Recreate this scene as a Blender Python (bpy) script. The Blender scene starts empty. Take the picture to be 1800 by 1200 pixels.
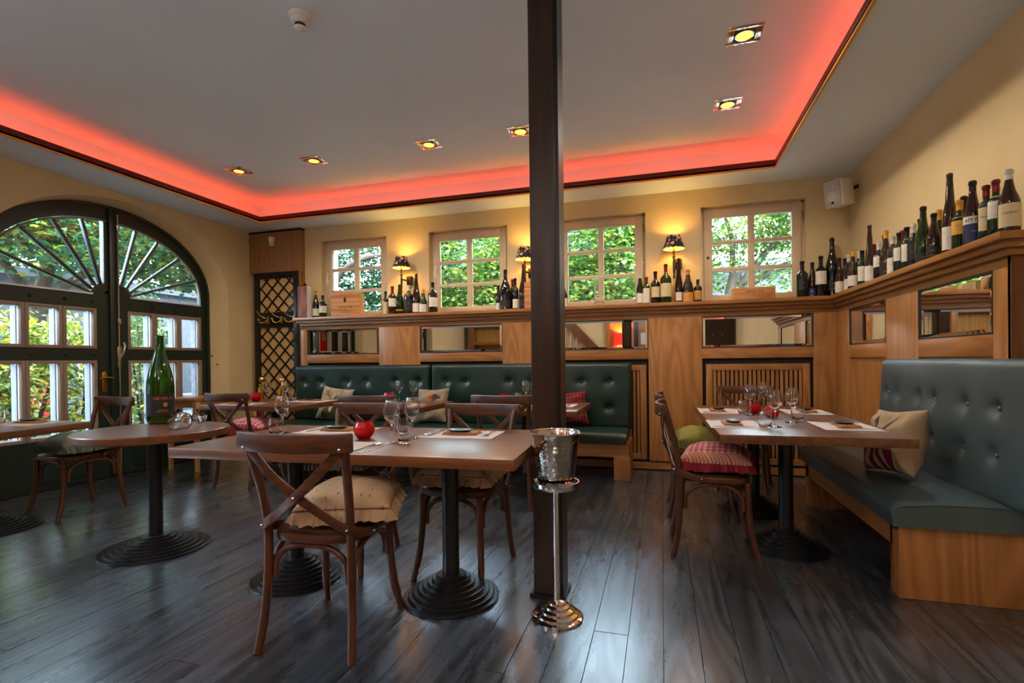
import bpy, bmesh, math, random
from mathutils import Vector, Matrix, Euler
PI = math.pi
random.seed(7)
scene = bpy.context.scene
col = scene.collection

# ------------------------------------------------------------------ camera
CAM_H = 1.16
yaw, pitch, roll = math.radians(16.3977), math.radians(-.3572), math.radians(.6694)
d0 = Vector((-math.sin(yaw), math.cos(yaw), 0)); r0 = Vector((math.cos(yaw), math.sin(yaw), 0)); zz = Vector((0, 0, 1))
fw = math.cos(pitch)*d0 + math.sin(pitch)*zz
upv = math.cos(pitch)*zz - math.sin(pitch)*d0
uu = math.cos(roll)*upv + math.sin(roll)*r0
rr = math.cos(roll)*r0 - math.sin(roll)*upv
cd = bpy.data.cameras.new('camera'); cam = bpy.data.objects.new('camera', cd); col.objects.link(cam)
cam.matrix_world = Matrix(((rr.x, uu.x, -fw.x, 0), (rr.y, uu.y, -fw.y, 0), (rr.z, uu.z, -fw.z, CAM_H), (0, 0, 0, 1)))
cd.sensor_fit = 'HORIZONTAL'; cd.sensor_width = 36; cd.lens = 893.54/1800*36
cd.shift_y = (639.92-600)/1800; cd.clip_start = .05; cd.clip_end = 200
scene.camera = cam

# ------------------------------------------------------------------ world, sun, exposure
w = bpy.data.worlds.new('sky'); scene.world = w; w.use_nodes = True
bg = w.node_tree.nodes['Background']
bg.inputs[0].default_value = (.62, .81, 1.0, 1); bg.inputs[1].default_value = 14.0
sun = bpy.data.lights.new('sun', 'SUN'); sun.energy = 10.0; sun.angle = math.radians(3); sun.color = (1, .95, .85)
so = bpy.data.objects.new('sun', sun); col.objects.link(so)
so.rotation_euler = Vector((-.35, .55, -.95)).normalized().to_track_quat('-Z', 'Y').to_euler()
vs = scene.view_settings
vs.view_transform = 'Standard'; vs.look = 'None'; vs.gamma = 1; vs.use_curve_mapping = False; vs.exposure = 1.36
cy = scene.cycles
cy.max_bounces = 8; cy.diffuse_bounces = 4; cy.glossy_bounces = 4; cy.transmission_bounces = 8; cy.transparent_max_bounces = 12
cy.use_adaptive_sampling = True; cy.adaptive_threshold = .02; cy.sample_clamp_indirect = 6.0; cy.blur_glossy = .5

# ------------------------------------------------------------------ helpers
def lin(h):
    h = h.lstrip('#'); o = []
    for i in (0, 2, 4):
        v = int(h[i:i+2], 16)/255
        o.append(v/12.92 if v <= .04045 else ((v+.055)/1.055)**2.4)
    return (*o, 1)
M = {}
def _new(name):
    m = bpy.data.materials.new(name); m.use_nodes = True
    nt = m.node_tree; b = nt.nodes['Principled BSDF']
    M[name] = m
    return m, nt, b
def N(nt, t, **kw):
    n = nt.nodes.new(t)
    for k, v in kw.items(): setattr(n, k, v)
    return n
def plain(name, c, rough=.5, metal=0, spec=.5, var=0, vscale=8, bump=0, bscale=60, coat=0, sheen=0):
    m, nt, b = _new(name); L = nt.links
    c = lin(c)
    b.inputs['Base Color'].default_value = c; b.inputs['Roughness'].default_value = rough
    b.inputs['Metallic'].default_value = metal; b.inputs['Specular IOR Level'].default_value = spec
    if coat: b.inputs['Coat Weight'].default_value = coat; b.inputs['Coat Roughness'].default_value = .1
    if sheen: b.inputs['Sheen Weight'].default_value = sheen
    if var or bump: tc = N(nt, 'ShaderNodeTexCoord')
    if var:
        n = N(nt, 'ShaderNodeTexNoise'); n.inputs['Scale'].default_value = vscale; n.inputs['Detail'].default_value = 5
        L.new(tc.outputs['Object'], n.inputs['Vector'])
        r = N(nt, 'ShaderNodeMapRange'); r.inputs[1].default_value = .3; r.inputs[2].default_value = .7
        r.inputs[3].default_value = 1-var; r.inputs[4].default_value = 1+var
        L.new(n.outputs[0], r.inputs[0])
        x = N(nt, 'ShaderNodeMix', data_type='RGBA', blend_type='MULTIPLY'); x.inputs[0].default_value = 1
        x.inputs[6].default_value = c; L.new(r.outputs[0], x.inputs[7]); L.new(x.outputs[2], b.inputs['Base Color'])
    if bump:
        n = N(nt, 'ShaderNodeTexNoise'); n.inputs['Scale'].default_value = bscale; n.inputs['Detail'].default_value = 4
        L.new(tc.outputs['Object'], n.inputs['Vector'])
        bp = N(nt, 'ShaderNodeBump'); bp.inputs['Strength'].default_value = bump; bp.inputs['Distance'].default_value = .01
        L.new(n.outputs[0], bp.inputs['Height']); L.new(bp.outputs[0], b.inputs['Normal'])
    return m
def wood(name, c1, c2, axis='z', rough=.4, scale=1., pos=False, cath=0., bump=.12, spec=.4, tone=.12, coat=0):
    """grain runs along axis; c1 light, c2 dark"""
    m, nt, b = _new(name); L = nt.links
    b.inputs['Roughness'].default_value = rough; b.inputs['Specular IOR Level'].default_value = spec
    if coat: b.inputs['Coat Weight'].default_value = coat; b.inputs['Coat Roughness'].default_value = .38 if 'table' in name else .25
    if pos: src = N(nt, 'ShaderNodeNewGeometry').outputs['Position']
    else: src = N(nt, 'ShaderNodeTexCoord').outputs['Object']
    oi = N(nt, 'ShaderNodeObjectInfo')
    sc = N(nt, 'ShaderNodeVectorMath', operation='SCALE'); sc.inputs[0].default_value = (3.1, 5.7, 4.3); L.new(oi.outputs['Random'], sc.inputs['Scale'])
    ad = N(nt, 'ShaderNodeVectorMath', operation='ADD'); L.new(src, ad.inputs[0]); L.new(sc.outputs[0], ad.inputs[1])
    mp = N(nt, 'ShaderNodeMapping')
    k = {'x': (1.2, 22, 22), 'y': (22, 1.2, 22), 'z': (22, 22, 1.2)}[axis]
    mp.inputs['Scale'].default_value = tuple(v*scale for v in k); L.new(ad.outputs[0], mp.inputs[0])
    n1 = N(nt, 'ShaderNodeTexNoise'); n1.inputs['Scale'].default_value = 1; n1.inputs['Detail'].default_value = 6; n1.inputs['Roughness'].default_value = .65
    L.new(mp.outputs[0], n1.inputs['Vector'])
    fac = n1.outputs[0]
    if cath:
        mp2 = N(nt, 'ShaderNodeMapping'); k2 = {'x': (.5, 4, 4), 'y': (4, .5, 4), 'z': (4, 4, .5)}[axis]
        mp2.inputs['Scale'].default_value = tuple(v*scale for v in k2); L.new(ad.outputs[0], mp2.inputs[0])
        n2 = N(nt, 'ShaderNodeTexNoise'); n2.inputs['Scale'].default_value = 1.; n2.inputs['Detail'].default_value = 1
        L.new(mp2.outputs[0], n2.inputs['Vector'])
        mu = N(nt, 'ShaderNodeMath', operation='MULTIPLY'); mu.inputs[1].default_value = 22; L.new(n2.outputs[0], mu.inputs[0])
        fr = N(nt, 'ShaderNodeMath', operation='PINGPONG'); fr.inputs[1].default_value = 1; L.new(mu.outputs[0], fr.inputs[0])
        mx = N(nt, 'ShaderNodeMix'); mx.inputs[0].default_value = cath; L.new(fac, mx.inputs[2]); L.new(fr.outputs[0], mx.inputs[3])
        fac = mx.outputs[0]
    cr = N(nt, 'ShaderNodeValToRGB'); cr.color_ramp.elements[0].position = .3; cr.color_ramp.elements[1].position = .7
    cr.color_ramp.elements[0].color = lin(c2); cr.color_ramp.elements[1].color = lin(c1); L.new(fac, cr.inputs[0])
    tr = N(nt, 'ShaderNodeMapRange'); tr.inputs[3].default_value = 1-tone; tr.inputs[4].default_value = 1+tone; L.new(oi.outputs['Random'], tr.inputs[0])
    x = N(nt, 'ShaderNodeMix', data_type='RGBA', blend_type='MULTIPLY'); x.inputs[0].default_value = 1
    L.new(cr.outputs[0], x.inputs[6]); L.new(tr.outputs[0], x.inputs[7]); L.new(x.outputs[2], b.inputs['Base Color'])
    if bump:
        bp = N(nt, 'ShaderNodeBump'); bp.inputs['Strength'].default_value = bump; bp.inputs['Distance'].default_value = .004
        L.new(fac, bp.inputs['Height']); L.new(bp.outputs[0], b.inputs['Normal'])
    return m
def emit(name, c, s):
    m, nt, b = _new(name)
    b.inputs['Base Color'].default_value = (0, 0, 0, 1); b.inputs['Emission Color'].default_value = lin(c); b.inputs['Emission Strength'].default_value = s
    return m
def thin_glass(name, tint=(1, 1, 1, 1), refl=.06, rough=0.):
    m, nt, b = _new(name); L = nt.links
    nt.nodes.remove(b); out = nt.nodes['Material Output']
    t = N(nt, 'ShaderNodeBsdfTransparent'); t.inputs[0].default_value = tint
    g = N(nt, 'ShaderNodeBsdfGlossy'); g.inputs['Roughness'].default_value = rough
    f = N(nt, 'ShaderNodeFresnel'); f.inputs[0].default_value = 1.45
    x = N(nt, 'ShaderNodeMixShader'); L.new(f.outputs[0], x.inputs[0]); L.new(t.outputs[0], x.inputs[1]); L.new(g.outputs[0], x.inputs[2])
    L.new(x.outputs[0], out.inputs[0])
    return m
def real_glass(name, c='#ffffff', rough=0., ior=1.45):
    m, nt, b = _new(name)
    b.inputs['Base Color'].default_value = lin(c); b.inputs['Transmission Weight'].default_value = 1
    b.inputs['Roughness'].default_value = rough; b.inputs['IOR'].default_value = ior
    return m

class MB:
    def __init__(s): s.v = []; s.f = []
    def add(s, vs, fs):
        o = len(s.v); s.v += [tuple(v) for v in vs]; s.f += [tuple(i+o for i in f) for f in fs]; return s
    def box(s, x0, x1, y0, y1, z0, z1):
        return s.add([(x0,y0,z0),(x1,y0,z0),(x1,y1,z0),(x0,y1,z0),(x0,y0,z1),(x1,y0,z1),(x1,y1,z1),(x0,y1,z1)],
                     [(3,2,1,0),(4,5,6,7),(0,1,5,4),(1,2,6,5),(2,3,7,6),(3,0,4,7)])
    def obox(s, c, size, rot=(0,0,0)):
        R = Euler(rot).to_matrix(); c = Vector(c); hx, hy, hz = (k/2 for k in size)
        pts = [(-hx,-hy,-hz),(hx,-hy,-hz),(hx,hy,-hz),(-hx,hy,-hz),(-hx,-hy,hz),(hx,-hy,hz),(hx,hy,hz),(-hx,hy,hz)]
        return s.add([c+R@Vector(p) for p in pts], [(3,2,1,0),(4,5,6,7),(0,1,5,4),(1,2,6,5),(2,3,7,6),(3,0,4,7)])
    def bar(s, a, b, w, t, up=(0,0,1)):
        """box from a to b, w across, t thick (along up-ish)"""
        a = Vector(a); b = Vector(b); d = (b-a).normalized(); u = Vector(up); sd = d.cross(u).normalized(); u = sd.cross(d)
        P = []
        for p in (a, b):
            for i, j in ((-1,-1),(1,-1),(1,1),(-1,1)): P.append(p+sd*(i*w/2)+u*(j*t/2))
        return s.add(P, [(0,1,2,3),(7,6,5,4),(4,5,1,0),(5,6,2,1),(6,7,3,2),(7,4,0,3)])
    def lathe(s, prof, n=24, c=(0,0,0), cap=True, M4=None):
        c = Vector(c); o = []
        for r, z in prof:
            for i in range(n):
                a = 2*PI*i/n; p = Vector((r*math.cos(a), r*math.sin(a), z))
                if M4: p = M4@p
                o.append(p+c)
        f = []
        for k in range(len(prof)-1):
            for i in range(n):
                j = (i+1) % n; f.append((k*n+i, k*n+j, (k+1)*n+j, (k+1)*n+i))
        if cap:
            if prof[0][0] > 1e-5: f.append(tuple(range(n-1, -1, -1)))
            if prof[-1][0] > 1e-5: f.append(tuple((len(prof)-1)*n+i for i in range(n)))
        return s.add(o, f)
    def tube(s, path, rad, n=10, flat=1., up=None, closed=False):
        """sweep; rad number or list; flat scales the section along 'up'"""
        P = [Vector(p) for p in path]; R = rad if isinstance(rad, (list, tuple)) else [rad]*len(P); o = []; pu = None
        for i, p in enumerate(P):
            d = (P[(i+1) % len(P)] if (closed or i < len(P)-1) else p)-(P[i-1] if (closed or i > 0) else p)
            d.normalize()
            if up is not None: u = Vector(up)
            elif pu is None: u = Vector((0,0,1)) if abs(d.z) < .9 else Vector((0,1,0))
            else: u = pu
            sd = d.cross(u).normalized(); u2 = sd.cross(d).normalized(); pu = u2
            for k in range(n):
                a = 2*PI*k/n; o.append(p+sd*(R[i]*math.cos(a))+u2*(R[i]*flat*math.sin(a)))
        f = []; m = len(P)
        for k in range(m if closed else m-1):
            for i in range(n):
                j = (i+1) % n; k2 = (k+1) % m; f.append((k*n+i, k*n+j, k2*n+j, k2*n+i))
        if not closed: f += [tuple(range(n-1, -1, -1)), tuple((m-1)*n+i for i in range(n))]
        return s.add(o, f)
    def ribbon(s, path, w, t, ups):
        """flat band: w along ups[i], t along the other"""
        P = [Vector(p) for p in path]; o = []
        for i, p in enumerate(P):
            d = (P[min(i+1, len(P)-1)]-P[max(i-1, 0)]).normalized(); u = Vector(ups[i] if isinstance(ups, list) else ups)
            sd = d.cross(u).normalized(); u = sd.cross(d).normalized()
            for a, b in ((-1,-1),(1,-1),(1,1),(-1,1)): o.append(p+sd*(a*t/2)+u*(b*w/2))
        f = []
        for k in range(len(P)-1):
            for i in range(4): j = (i+1) % 4; f.append((k*4+i, k*4+j, k*4+4+j, k*4+4+i))
        f += [(3,2,1,0), tuple((len(P)-1)*4+i for i in range(4))]
        return s.add(o, f)
    def prism(s, poly, a, b, axis='z'):
        """extrude a 2-D polygon from a to b along axis; (x,y), (x,z) or (y,z)"""
        n = len(poly)
        mk = {'z': lambda p, h: (p[0], p[1], h), 'y': lambda p, h: (p[0], h, p[1]), 'x': lambda p, h: (h, p[0], p[1])}[axis]
        s.add([mk(p, a) for p in poly]+[mk(p, b) for p in poly],
              [tuple(range(n-1, -1, -1)), tuple(range(n, 2*n))]+[(i, (i+1) % n, n+(i+1) % n, n+i) for i in range(n)])
        return s
    def build(s, name, mat=None, parent=None, bevel=0, smooth=None, seg=2, loc=None, recalc=True):
        me = bpy.data.meshes.new(name); me.from_pydata(s.v, [], s.f)
        if recalc or bevel:
            bm = bmesh.new(); bm.from_mesh(me)
            if recalc: bmesh.ops.recalc_face_normals(bm, faces=bm.faces)
            if bevel: bmesh.ops.bevel(bm, geom=bm.edges[:], offset=bevel, segments=seg, profile=.5, affect='EDGES', clamp_overlap=True)
            bm.to_mesh(me); bm.free()
        return mobj(name, me, mat, parent, smooth if smooth is not None else (40 if bevel else None), loc)
def mobj(name, me, mat, parent=None, smooth=None, loc=None):
    if smooth:
        me.shade_smooth(); me.set_sharp_from_angle(angle=math.radians(smooth))
    o = bpy.data.objects.new(name, me); col.objects.link(o)
    if mat: me.materials.append(M[mat] if isinstance(mat, str) else mat)
    if parent: o.parent = parent
    if loc: o.location = loc
    return o
def empty(name, loc=(0,0,0), rz=0):
    o = bpy.data.objects.new(name, None); col.objects.link(o); o.location = loc; o.rotation_euler = (0, 0, rz); o.empty_display_size = .05
    return o
def tag(o, label, cat, group=None, kind=None):
    o['label'] = label; o['category'] = cat
    if group: o['group'] = group
    if kind: o['kind'] = kind
    return o
def struct(o, label=None, cat=None):
    o['kind'] = 'structure'
    if label: o['label'] = label
    if cat: o['category'] = cat
    return o
def copy_tree(o, parent=None):
    kids = [c for c in o.children]
    c = o.copy(); col.objects.link(c); c.parent = parent
    for k in kids: copy_tree(k, c)
    return c
def place(o, loc, rz=0): o.location = loc; o.rotation_euler = (0, 0, rz); return o
def spl(pts, n=6):
    """Catmull-Rom through points"""
    P = [Vector(p) for p in pts]; P = [2*P[0]-P[1]]+P+[2*P[-1]-P[-2]]; o = []
    for i in range(1, len(P)-2):
        a, b, c, d = P[i-1:i+3]
        for k in range(n):
            t = k/n; o.append(.5*((2*b)+(c-a)*t+(2*a-5*b+4*c-d)*t*t+(3*b-a-3*c+d)*t**3))
    o.append(P[-2]); return o
_tc = {}
def text_geo(txt, size):
    """flat text outline as (verts2d, faces), centred on x"""
    k = (txt, size)
    if k in _tc: return _tc[k]
    cu = bpy.data.curves.new('t', 'FONT'); cu.body = txt; cu.size = size; cu.align_x = 'CENTER'; cu.resolution_u = 2
    o = bpy.data.objects.new('t', cu); col.objects.link(o)
    dg = bpy.context.evaluated_depsgraph_get(); me = o.evaluated_get(dg).to_mesh()
    r = ([(v.co.x, v.co.y) for v in me.vertices], [tuple(p.vertices) for p in me.polygons])
    o.evaluated_get(dg).to_mesh_clear(); bpy.data.objects.remove(o); bpy.data.curves.remove(cu)
    _tc[k] = r; return r

# ------------------------------------------------------------------ materials
plain('wall_cream', '#d4bc8e', .85, var=.05, vscale=3, bump=.15, bscale=90)
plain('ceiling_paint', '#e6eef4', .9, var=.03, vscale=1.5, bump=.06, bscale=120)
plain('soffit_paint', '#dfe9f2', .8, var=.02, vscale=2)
wood('oak', '#a8703c', '#88582b', 'z', .36, cath=.32)
wood('oak_x', '#a8703c', '#86562a', 'x', .36, cath=.25)
wood('panel_wood', '#9c7042', '#835a32', 'z', .45, scale=2)
wood('oak_y', '#a8703c', '#86562a', 'y', .36, cath=.25)
wood('oak_dark', '#7a4a26', '#54301a', 'z', .4)
wood('chair_wood', '#603313', '#341808', 'z', .38, scale=2, spec=.5)
wood('chair_wood_x', '#603313', '#341808', 'x', .38, scale=2, spec=.5)
wood('table_wood_x', '#7d4820', '#46240f', 'x', .3, scale=1.3, coat=.5, bump=.2)
wood('table_wood_y', '#7d4820', '#46240f', 'y', .3, scale=1.3, coat=.5, bump=.2)
wood('light_wood', '#c99a58', '#a87638', 'z', .45)
wood('light_wood_x', '#c99a58', '#a87638', 'x', .45)
wood('crate_wood', '#c88f5a', '#a96c3c', 'x', .6, cath=.4)
wood('box_wood', '#9c5b40', '#7a3f2c', 'z', .5, cath=.7)
wood('floor_wood', '#4c5058', '#25272b', 'y', .3, pos=True, cath=.35, bump=.35, spec=1.0, tone=.25, coat=.9)
_nt = M['floor_wood'].node_tree; _pr = _nt.nodes['Principled BSDF']; _ps = N(_nt, 'ShaderNodeNewGeometry'); _mp = N(_nt, 'ShaderNodeMapping'); _mp.inputs['Scale'].default_value = (7, 1.4, 7)
_nz = N(_nt, 'ShaderNodeTexNoise'); _nz.inputs['Scale'].default_value = 1.; _nz.inputs['Detail'].default_value = 8; _nz.inputs['Roughness'].default_value = .7
_nt.links.new(_ps.outputs['Position'], _mp.inputs[0]); _nt.links.new(_mp.outputs[0], _nz.inputs['Vector'])
_mr = N(_nt, 'ShaderNodeMapRange'); _mr.inputs[1].default_value = .35; _mr.inputs[2].default_value = .7; _mr.inputs[3].default_value = .22; _mr.inputs[4].default_value = .40; _pr.inputs['Specular Tint'].default_value = (.72, .87, 1, 1); _pr.inputs['Coat IOR'].default_value = 1.85; _pr.inputs['Coat Tint'].default_value = (.86, .94, 1, 1); _nt.links.new(_nz.outputs[0], _mr.inputs[0]); _nt.links.new(_mr.outputs[0], _pr.inputs['Roughness'])
wood('post_wood', '#3c2818', '#24160c', 'z', .4)
plain('gap_black', '#0a0908', .9)
plain('door_green', '#1c2a22', .38, var=.15, vscale=4, spec=.5)
plain('door_casing', '#8d7768', .5)
plain('white_paint', '#d9dde2', .5); plain('sash_grey', '#62646e', .5); plain('ink_soft', '#8d7f6a', .8); plain('ink_gold', '#b08a4a', .6)
plain('sash_paint', '#cdb594', .55, var=.05, vscale=12)
plain('black_paint', '#0f1210', .4)
plain('lattice_back', '#d0a96c', .8, var=.06, vscale=60)
plain('leather', '#0c2a22', .34, var=.08, vscale=5, bump=.12, bscale=220, spec=.6)
plain('leather_grey', '#39484a', .40, var=.1, vscale=5, bump=.07, bscale=260, spec=.6)
plain('iron', '#1e2023', .3, metal=.35, bump=.05, bscale=200)
plain('steel_black', '#0c0b0b', .35, metal=.3)
plain('chrome', '#e6e4e0', .06, metal=1)
plain('steel', '#c9c8c4', .18, metal=1)
plain('hammered', '#c9beb0', .1, metal=1)
plain('brass', '#dcae4c', .25, metal=1)
plain('brass_old', '#b08a4a', .35, metal=1)
plain('mirror', '#f2f4f2', .0, metal=1)
plain('plastic_white', '#e6e2da', .4)
plain('speaker_grey', '#b9b9b4', .6, bump=.3, bscale=500)
plain('paper', '#c3b9b8', .8)
plain('kraft', '#a5713f', .8, var=.1, vscale=30)
plain('label_white', '#d9d2c4', .7, var=.04, vscale=40)
plain('label_cream', '#d2bf94', .7)
plain('label_black', '#14110f', .6)
plain('label_blue', '#1d2a55', .6)
plain('label_gold', '#c08a3a', .5)
plain('label_yellow', '#d2a03a', .6)
plain('foil_red', '#7a1420', .3, metal=.3)
plain('foil_dark', '#1c1413', .3, metal=.2)
plain('foil_yellow', '#d99a10', .4)
plain('foil_white', '#c9c5bc', .4)
plain('ink', '#2b1c12', .8)
plain('ink_white', '#d8d4cc', .8)
plain('ink_copper', '#c98048', .4, metal=.6)
plain('rope_red', '#8d1020', .7)
plain('lip_shaded', '#5a1414', .5)  # dark red includes the shade on the lip face turned from the light
plain('lip_edge', '#e09a34', .4)
plain('dark_slate', '#26262a', .3)
plain('linen', '#b8a488', .9, bump=.3, bscale=300)
thin_glass('pane_glass', (.97, .985, .98, 1))
real_glass('clear_glass')
real_glass('red_glass', '#e80c1c', .12); M['red_glass'].node_tree.nodes['Principled BSDF'].inputs['Transmission Weight'].default_value = .72
plain('bottle_dark', '#0a0d08', .06, spec=.7)
plain('bottle_brown', '#2a1506', .06, spec=.7)
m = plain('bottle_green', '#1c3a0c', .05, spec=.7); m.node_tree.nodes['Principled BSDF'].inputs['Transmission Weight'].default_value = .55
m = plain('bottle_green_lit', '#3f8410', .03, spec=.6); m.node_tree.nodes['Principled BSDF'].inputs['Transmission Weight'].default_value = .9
plain('wax', '#d9b0a0', .6)
emit('led_red', '#ff4a20', 7.0)
emit('bulb_warm', '#ffb04a', 1.3)
emit('bulb_sconce', '#ffc25a', 14.)
# ================================================================== ROOM SHELL
XL, XD, XR, YW, YN, ZC, ZU = -5.33, -5.50, 1.77, 5.67, -2.6, 2.934, 3.17
OX0, OX1, OY0, OY1 = -4.778, 1.023, -1.95, 5.204
WINS = [(-4.245, -3.289), (-2.709, -1.71), (-1.125, -.155), (.409, 1.387)]
WZ0, WZ1 = 1.70, 2.745
ARCH = [3.98, .98]; DOORC = [3.92, .92]

# floor
fl = struct(MB().box(-5.6, XR, YN, YW+.1, -.08, -.022).build('floor', 'gap_black'))
pm = MB().box(-.5, .5, -.5, .5, -.5, .5)
pme = bpy.data.meshes.new('plank'); pme.from_pydata(pm.v, [], pm.f); pme.materials.append(M['floor_wood'])
rnd = random.Random(3); x = -5.58; k = 0
while x < XR-.01:
    wd = .143 if x+.143 < XR else XR-x
    y = YN-rnd.random()*2.2
    while y < YW:
        ln = rnd.choice((2.4, 2.9, 3.4, 3.8)); y0 = max(y, YN); y1 = min(y+ln, YW)
        if y1-y0 > .05:
            o = bpy.data.objects.new('plank', pme); col.objects.link(o); o.parent = fl
            o.location = (x+wd/2, (y0+y1)/2, -.0115-rnd.random()*.0012); o.scale = (wd-.0028, y1-y0-.003, .022)
            o.rotation_euler = (0, rnd.uniform(-.004, .004), 0)
        y += ln
    x += .143

# left wall with two arched openings
def ell(t, c, hw, sp, rise): return c+hw*math.cos(t), sp+rise*math.sin(t)
AO = (1.26, 2.02, .84); AI = (1.17, 2.0, .81)
mb = MB(); ys = [YN]
for c in sorted(ARCH): ys += [c-AO[0], c+AO[0]]
ys.append(YW+.2)
for a, b in ((ys[0], ys[1]), (ys[2], ys[3]), (ys[4], ys[5])): mb.add([(XL,a,0),(XL,b,0),(XL,b,ZC+.02),(XL,a,ZC+.02)], [(0,1,2,3)])
n = 40
for c, ci in zip(ARCH, DOORC):
    O_ = [(c+AO[0], 0)]+[ell(PI*i/n, c, *AO) for i in range(n+1)]+[(c-AO[0], 0)]
    I_ = [(ci+AI[0], 0)]+[ell(PI*i/n, ci, *AI) for i in range(n+1)]+[(ci-AI[0], 0)]
    for i in range(1, n+1):
        (a, za), (b, zb) = O_[i], O_[i+1]; mb.add([(XL,b,zb),(XL,a,za),(XL,a,ZC+.02),(XL,b,ZC+.02)], [(0,1,2,3)])
    for i in range(len(O_)-1):      # splayed reveal with a rounded arris
        (a, za), (b, zb) = O_[i], O_[i+1]; (p, zp), (q, zq) = I_[i], I_[i+1]
        mb.add([(XL,a,za),(XL,b,zb),(XD-.02,q,zq),(XD-.02,p,zp)], [(0,1,2,3)])
        mb.add([(XD-.02,p,zp),(XD-.02,q,zq),(XD-.11,q,zq),(XD-.11,p,zp)], [(0,1,2,3)])
struct(mb.build('wall_left', 'wall_cream', recalc=False, smooth=30))
# back wall
mb = MB(); xs = [XL-.3]+[v for p in WINS for v in p]+[XR+.2]
for i in range(0, len(xs), 2): mb.box(xs[i], xs[i+1], YW, YW+.36, 0, ZC+.03)
for a, b in WINS: mb.box(a, b, YW, YW+.36, 0, WZ0); mb.box(a, b, YW, YW+.36, WZ1, ZC+.03)
struct(mb.build('wall_back', 'wall_cream'))
struct(MB().box(XR, XR+.15, YN, YW+.2, 0, ZC+.03).build('wall_right', 'wall_cream'))
struct(MB().box(XL-.3, XR+.15, YN-.15, YN, 0, ZC+.03).build('wall_front', 'wall_cream'))

# ceiling: low soffit round a raised field, red light in the cove between them
S = .15
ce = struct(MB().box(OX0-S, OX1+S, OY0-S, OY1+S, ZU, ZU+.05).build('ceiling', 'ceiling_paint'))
mb = MB()
for x0, x1, y0, y1 in ((XL-.3, OX0, YN-.1, YW+.2), (OX1, XR+.15, YN-.1, YW+.2), (OX0, OX1, OY1, YW+.2), (OX0, OX1, YN-.1, OY0)):
    mb.box(x0, x1, y0, y1, ZC, ZC+.014)
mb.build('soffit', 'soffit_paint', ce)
mb = MB(); t = .03
mb.box(OX0-S-t, OX0-S, OY0-S, OY1+S, ZC+.014, ZU); mb.box(OX1+S, OX1+S+t, OY0-S, OY1+S, ZC+.014, ZU)
mb.box(OX0-S-t, OX1+S+t, OY1+S, OY1+S+t, ZC+.014, ZU); mb.box(OX0-S-t, OX1+S+t, OY0-S-t, OY0-S, ZC+.014, ZU)
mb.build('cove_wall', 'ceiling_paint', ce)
LH = .058
for x0, x1, y0, y1 in ((OX0-.012, OX0, OY0, OY1), (OX1, OX1+.012, OY0, OY1), (OX0, OX1, OY1, OY1+.012), (OX0, OX1, OY0-.012, OY0)):
    MB().box(x0, x1, y0, y1, ZC-.004, ZC+LH).build('cove_lip', 'lip_shaded', ce)
    MB().box(x0-.003, x1+.003, y0-.003, y1+.003, ZC-.016, ZC-.004).build('lip_edge', 'lip_edge', ce)
def led(x0, x1, y0, y1):
    MB().box(x0, x1, y0, y1, ZC+.0145, ZC+.024).build('led_strip', 'led_red', ce)
led(OX0-.085, OX0-.07, OY0, OY1); led(OX1+.115, OX1+.13, OY0, OY1)
led(OX0, OX1, OY1+.085, OY1+.10); led(OX0, OX1, OY0-.10, OY0-.085)

# ------------------------------------------------------------------ windows in the back wall
def window(nm, a, b, side, handle):
    r = empty(nm, ((a+b)/2, YW, 0)); struct(r, 'cream six-pane casement window')
    h = (b-a)/2; y0, y1 = .075, .115
    # outer frame in the reveal
    m_ = MB(); m_.box(-h, -h+.028, y0, .16, WZ0, WZ1); m_.box(h-.028, h, y0, .16, WZ0, WZ1); m_.box(-h, h, y0, .16, WZ1-.022, WZ1); m_.box(-h, h, y0, .16, WZ0, WZ0+.07)
    m_.build('window_frame', 'sash_paint', r)
    X0, X1, Z0, Z1 = -h+.03, h-.03, 1.773, 2.722
    s = MB(); fw_ = .083
    s.box(X0, X0+fw_, y0-.02, y1, Z0, Z1); s.box(X1-fw_, X1, y0-.02, y1, Z0, Z1)
    s.box(X0+fw_, X1-fw_, y0-.02, y1, Z1-fw_, Z1); s.box(X0+fw_, X1-fw_, y0-.02, y1, Z0, Z0+.052)
    sash = s.build('sash', 'sash_paint', r, bevel=.004)
    gx = [X0+fw_, -.03, .03, X1-fw_]; gz0, gz1 = Z0+.052, Z1-fw_; mw = .034
    MB().box(-.03, .03, y0-.012, y1, gz0, gz1).build('muntin', 'sash_paint', sash, bevel=.003)
    hz = (gz1-gz0-2*mw)/3
    for k in (1, 2):
        z = gz0+k*hz+(k-1)*mw; MB().box(gx[0], gx[3], y0-.014, y1, z, z+mw).build('muntin', 'sash_paint', sash, bevel=.003)
    for c_ in (0, 2):
        for k in range(3):
            z = gz0+k*(hz+mw); MB().box(gx[c_], gx[c_+1], y0+.02, y0+.024, z, z+hz).build('pane', 'pane_glass', sash)
    if handle:
        hm = MB(); hm.box(X0+.02, X0+.045, y0-.035, y0-.02, 2.19, 2.25); hm.bar((X0+.03, y0-.045, 2.235), (X0+.055, y0-.055, 2.33), .013, .012, (0,1,0)); hm.box(X0+.024, X0+.04, y0-.05, y0-.03, 2.21, 2.24)
        hm.build('handle', 'plastic_white', r)
    else:
        MB().lathe([(.014, 0), (.014, .006), (.008, .012)], 12, (X0+.04, y0-.02, 2.22), M4=Matrix.Rotation(PI/2, 4, 'X')).build('keyhole', 'black_paint', r)
    for z in (1.95, 2.55): MB().lathe([(.009, 0), (.009, .08)], 10, (X1+.008, y0-.022, z)).build('hinge', 'brass_old', r)
for i, (a, b) in enumerate(WINS): window('window_%d' % (i+1), a, b, 0, i < 3)

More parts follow.
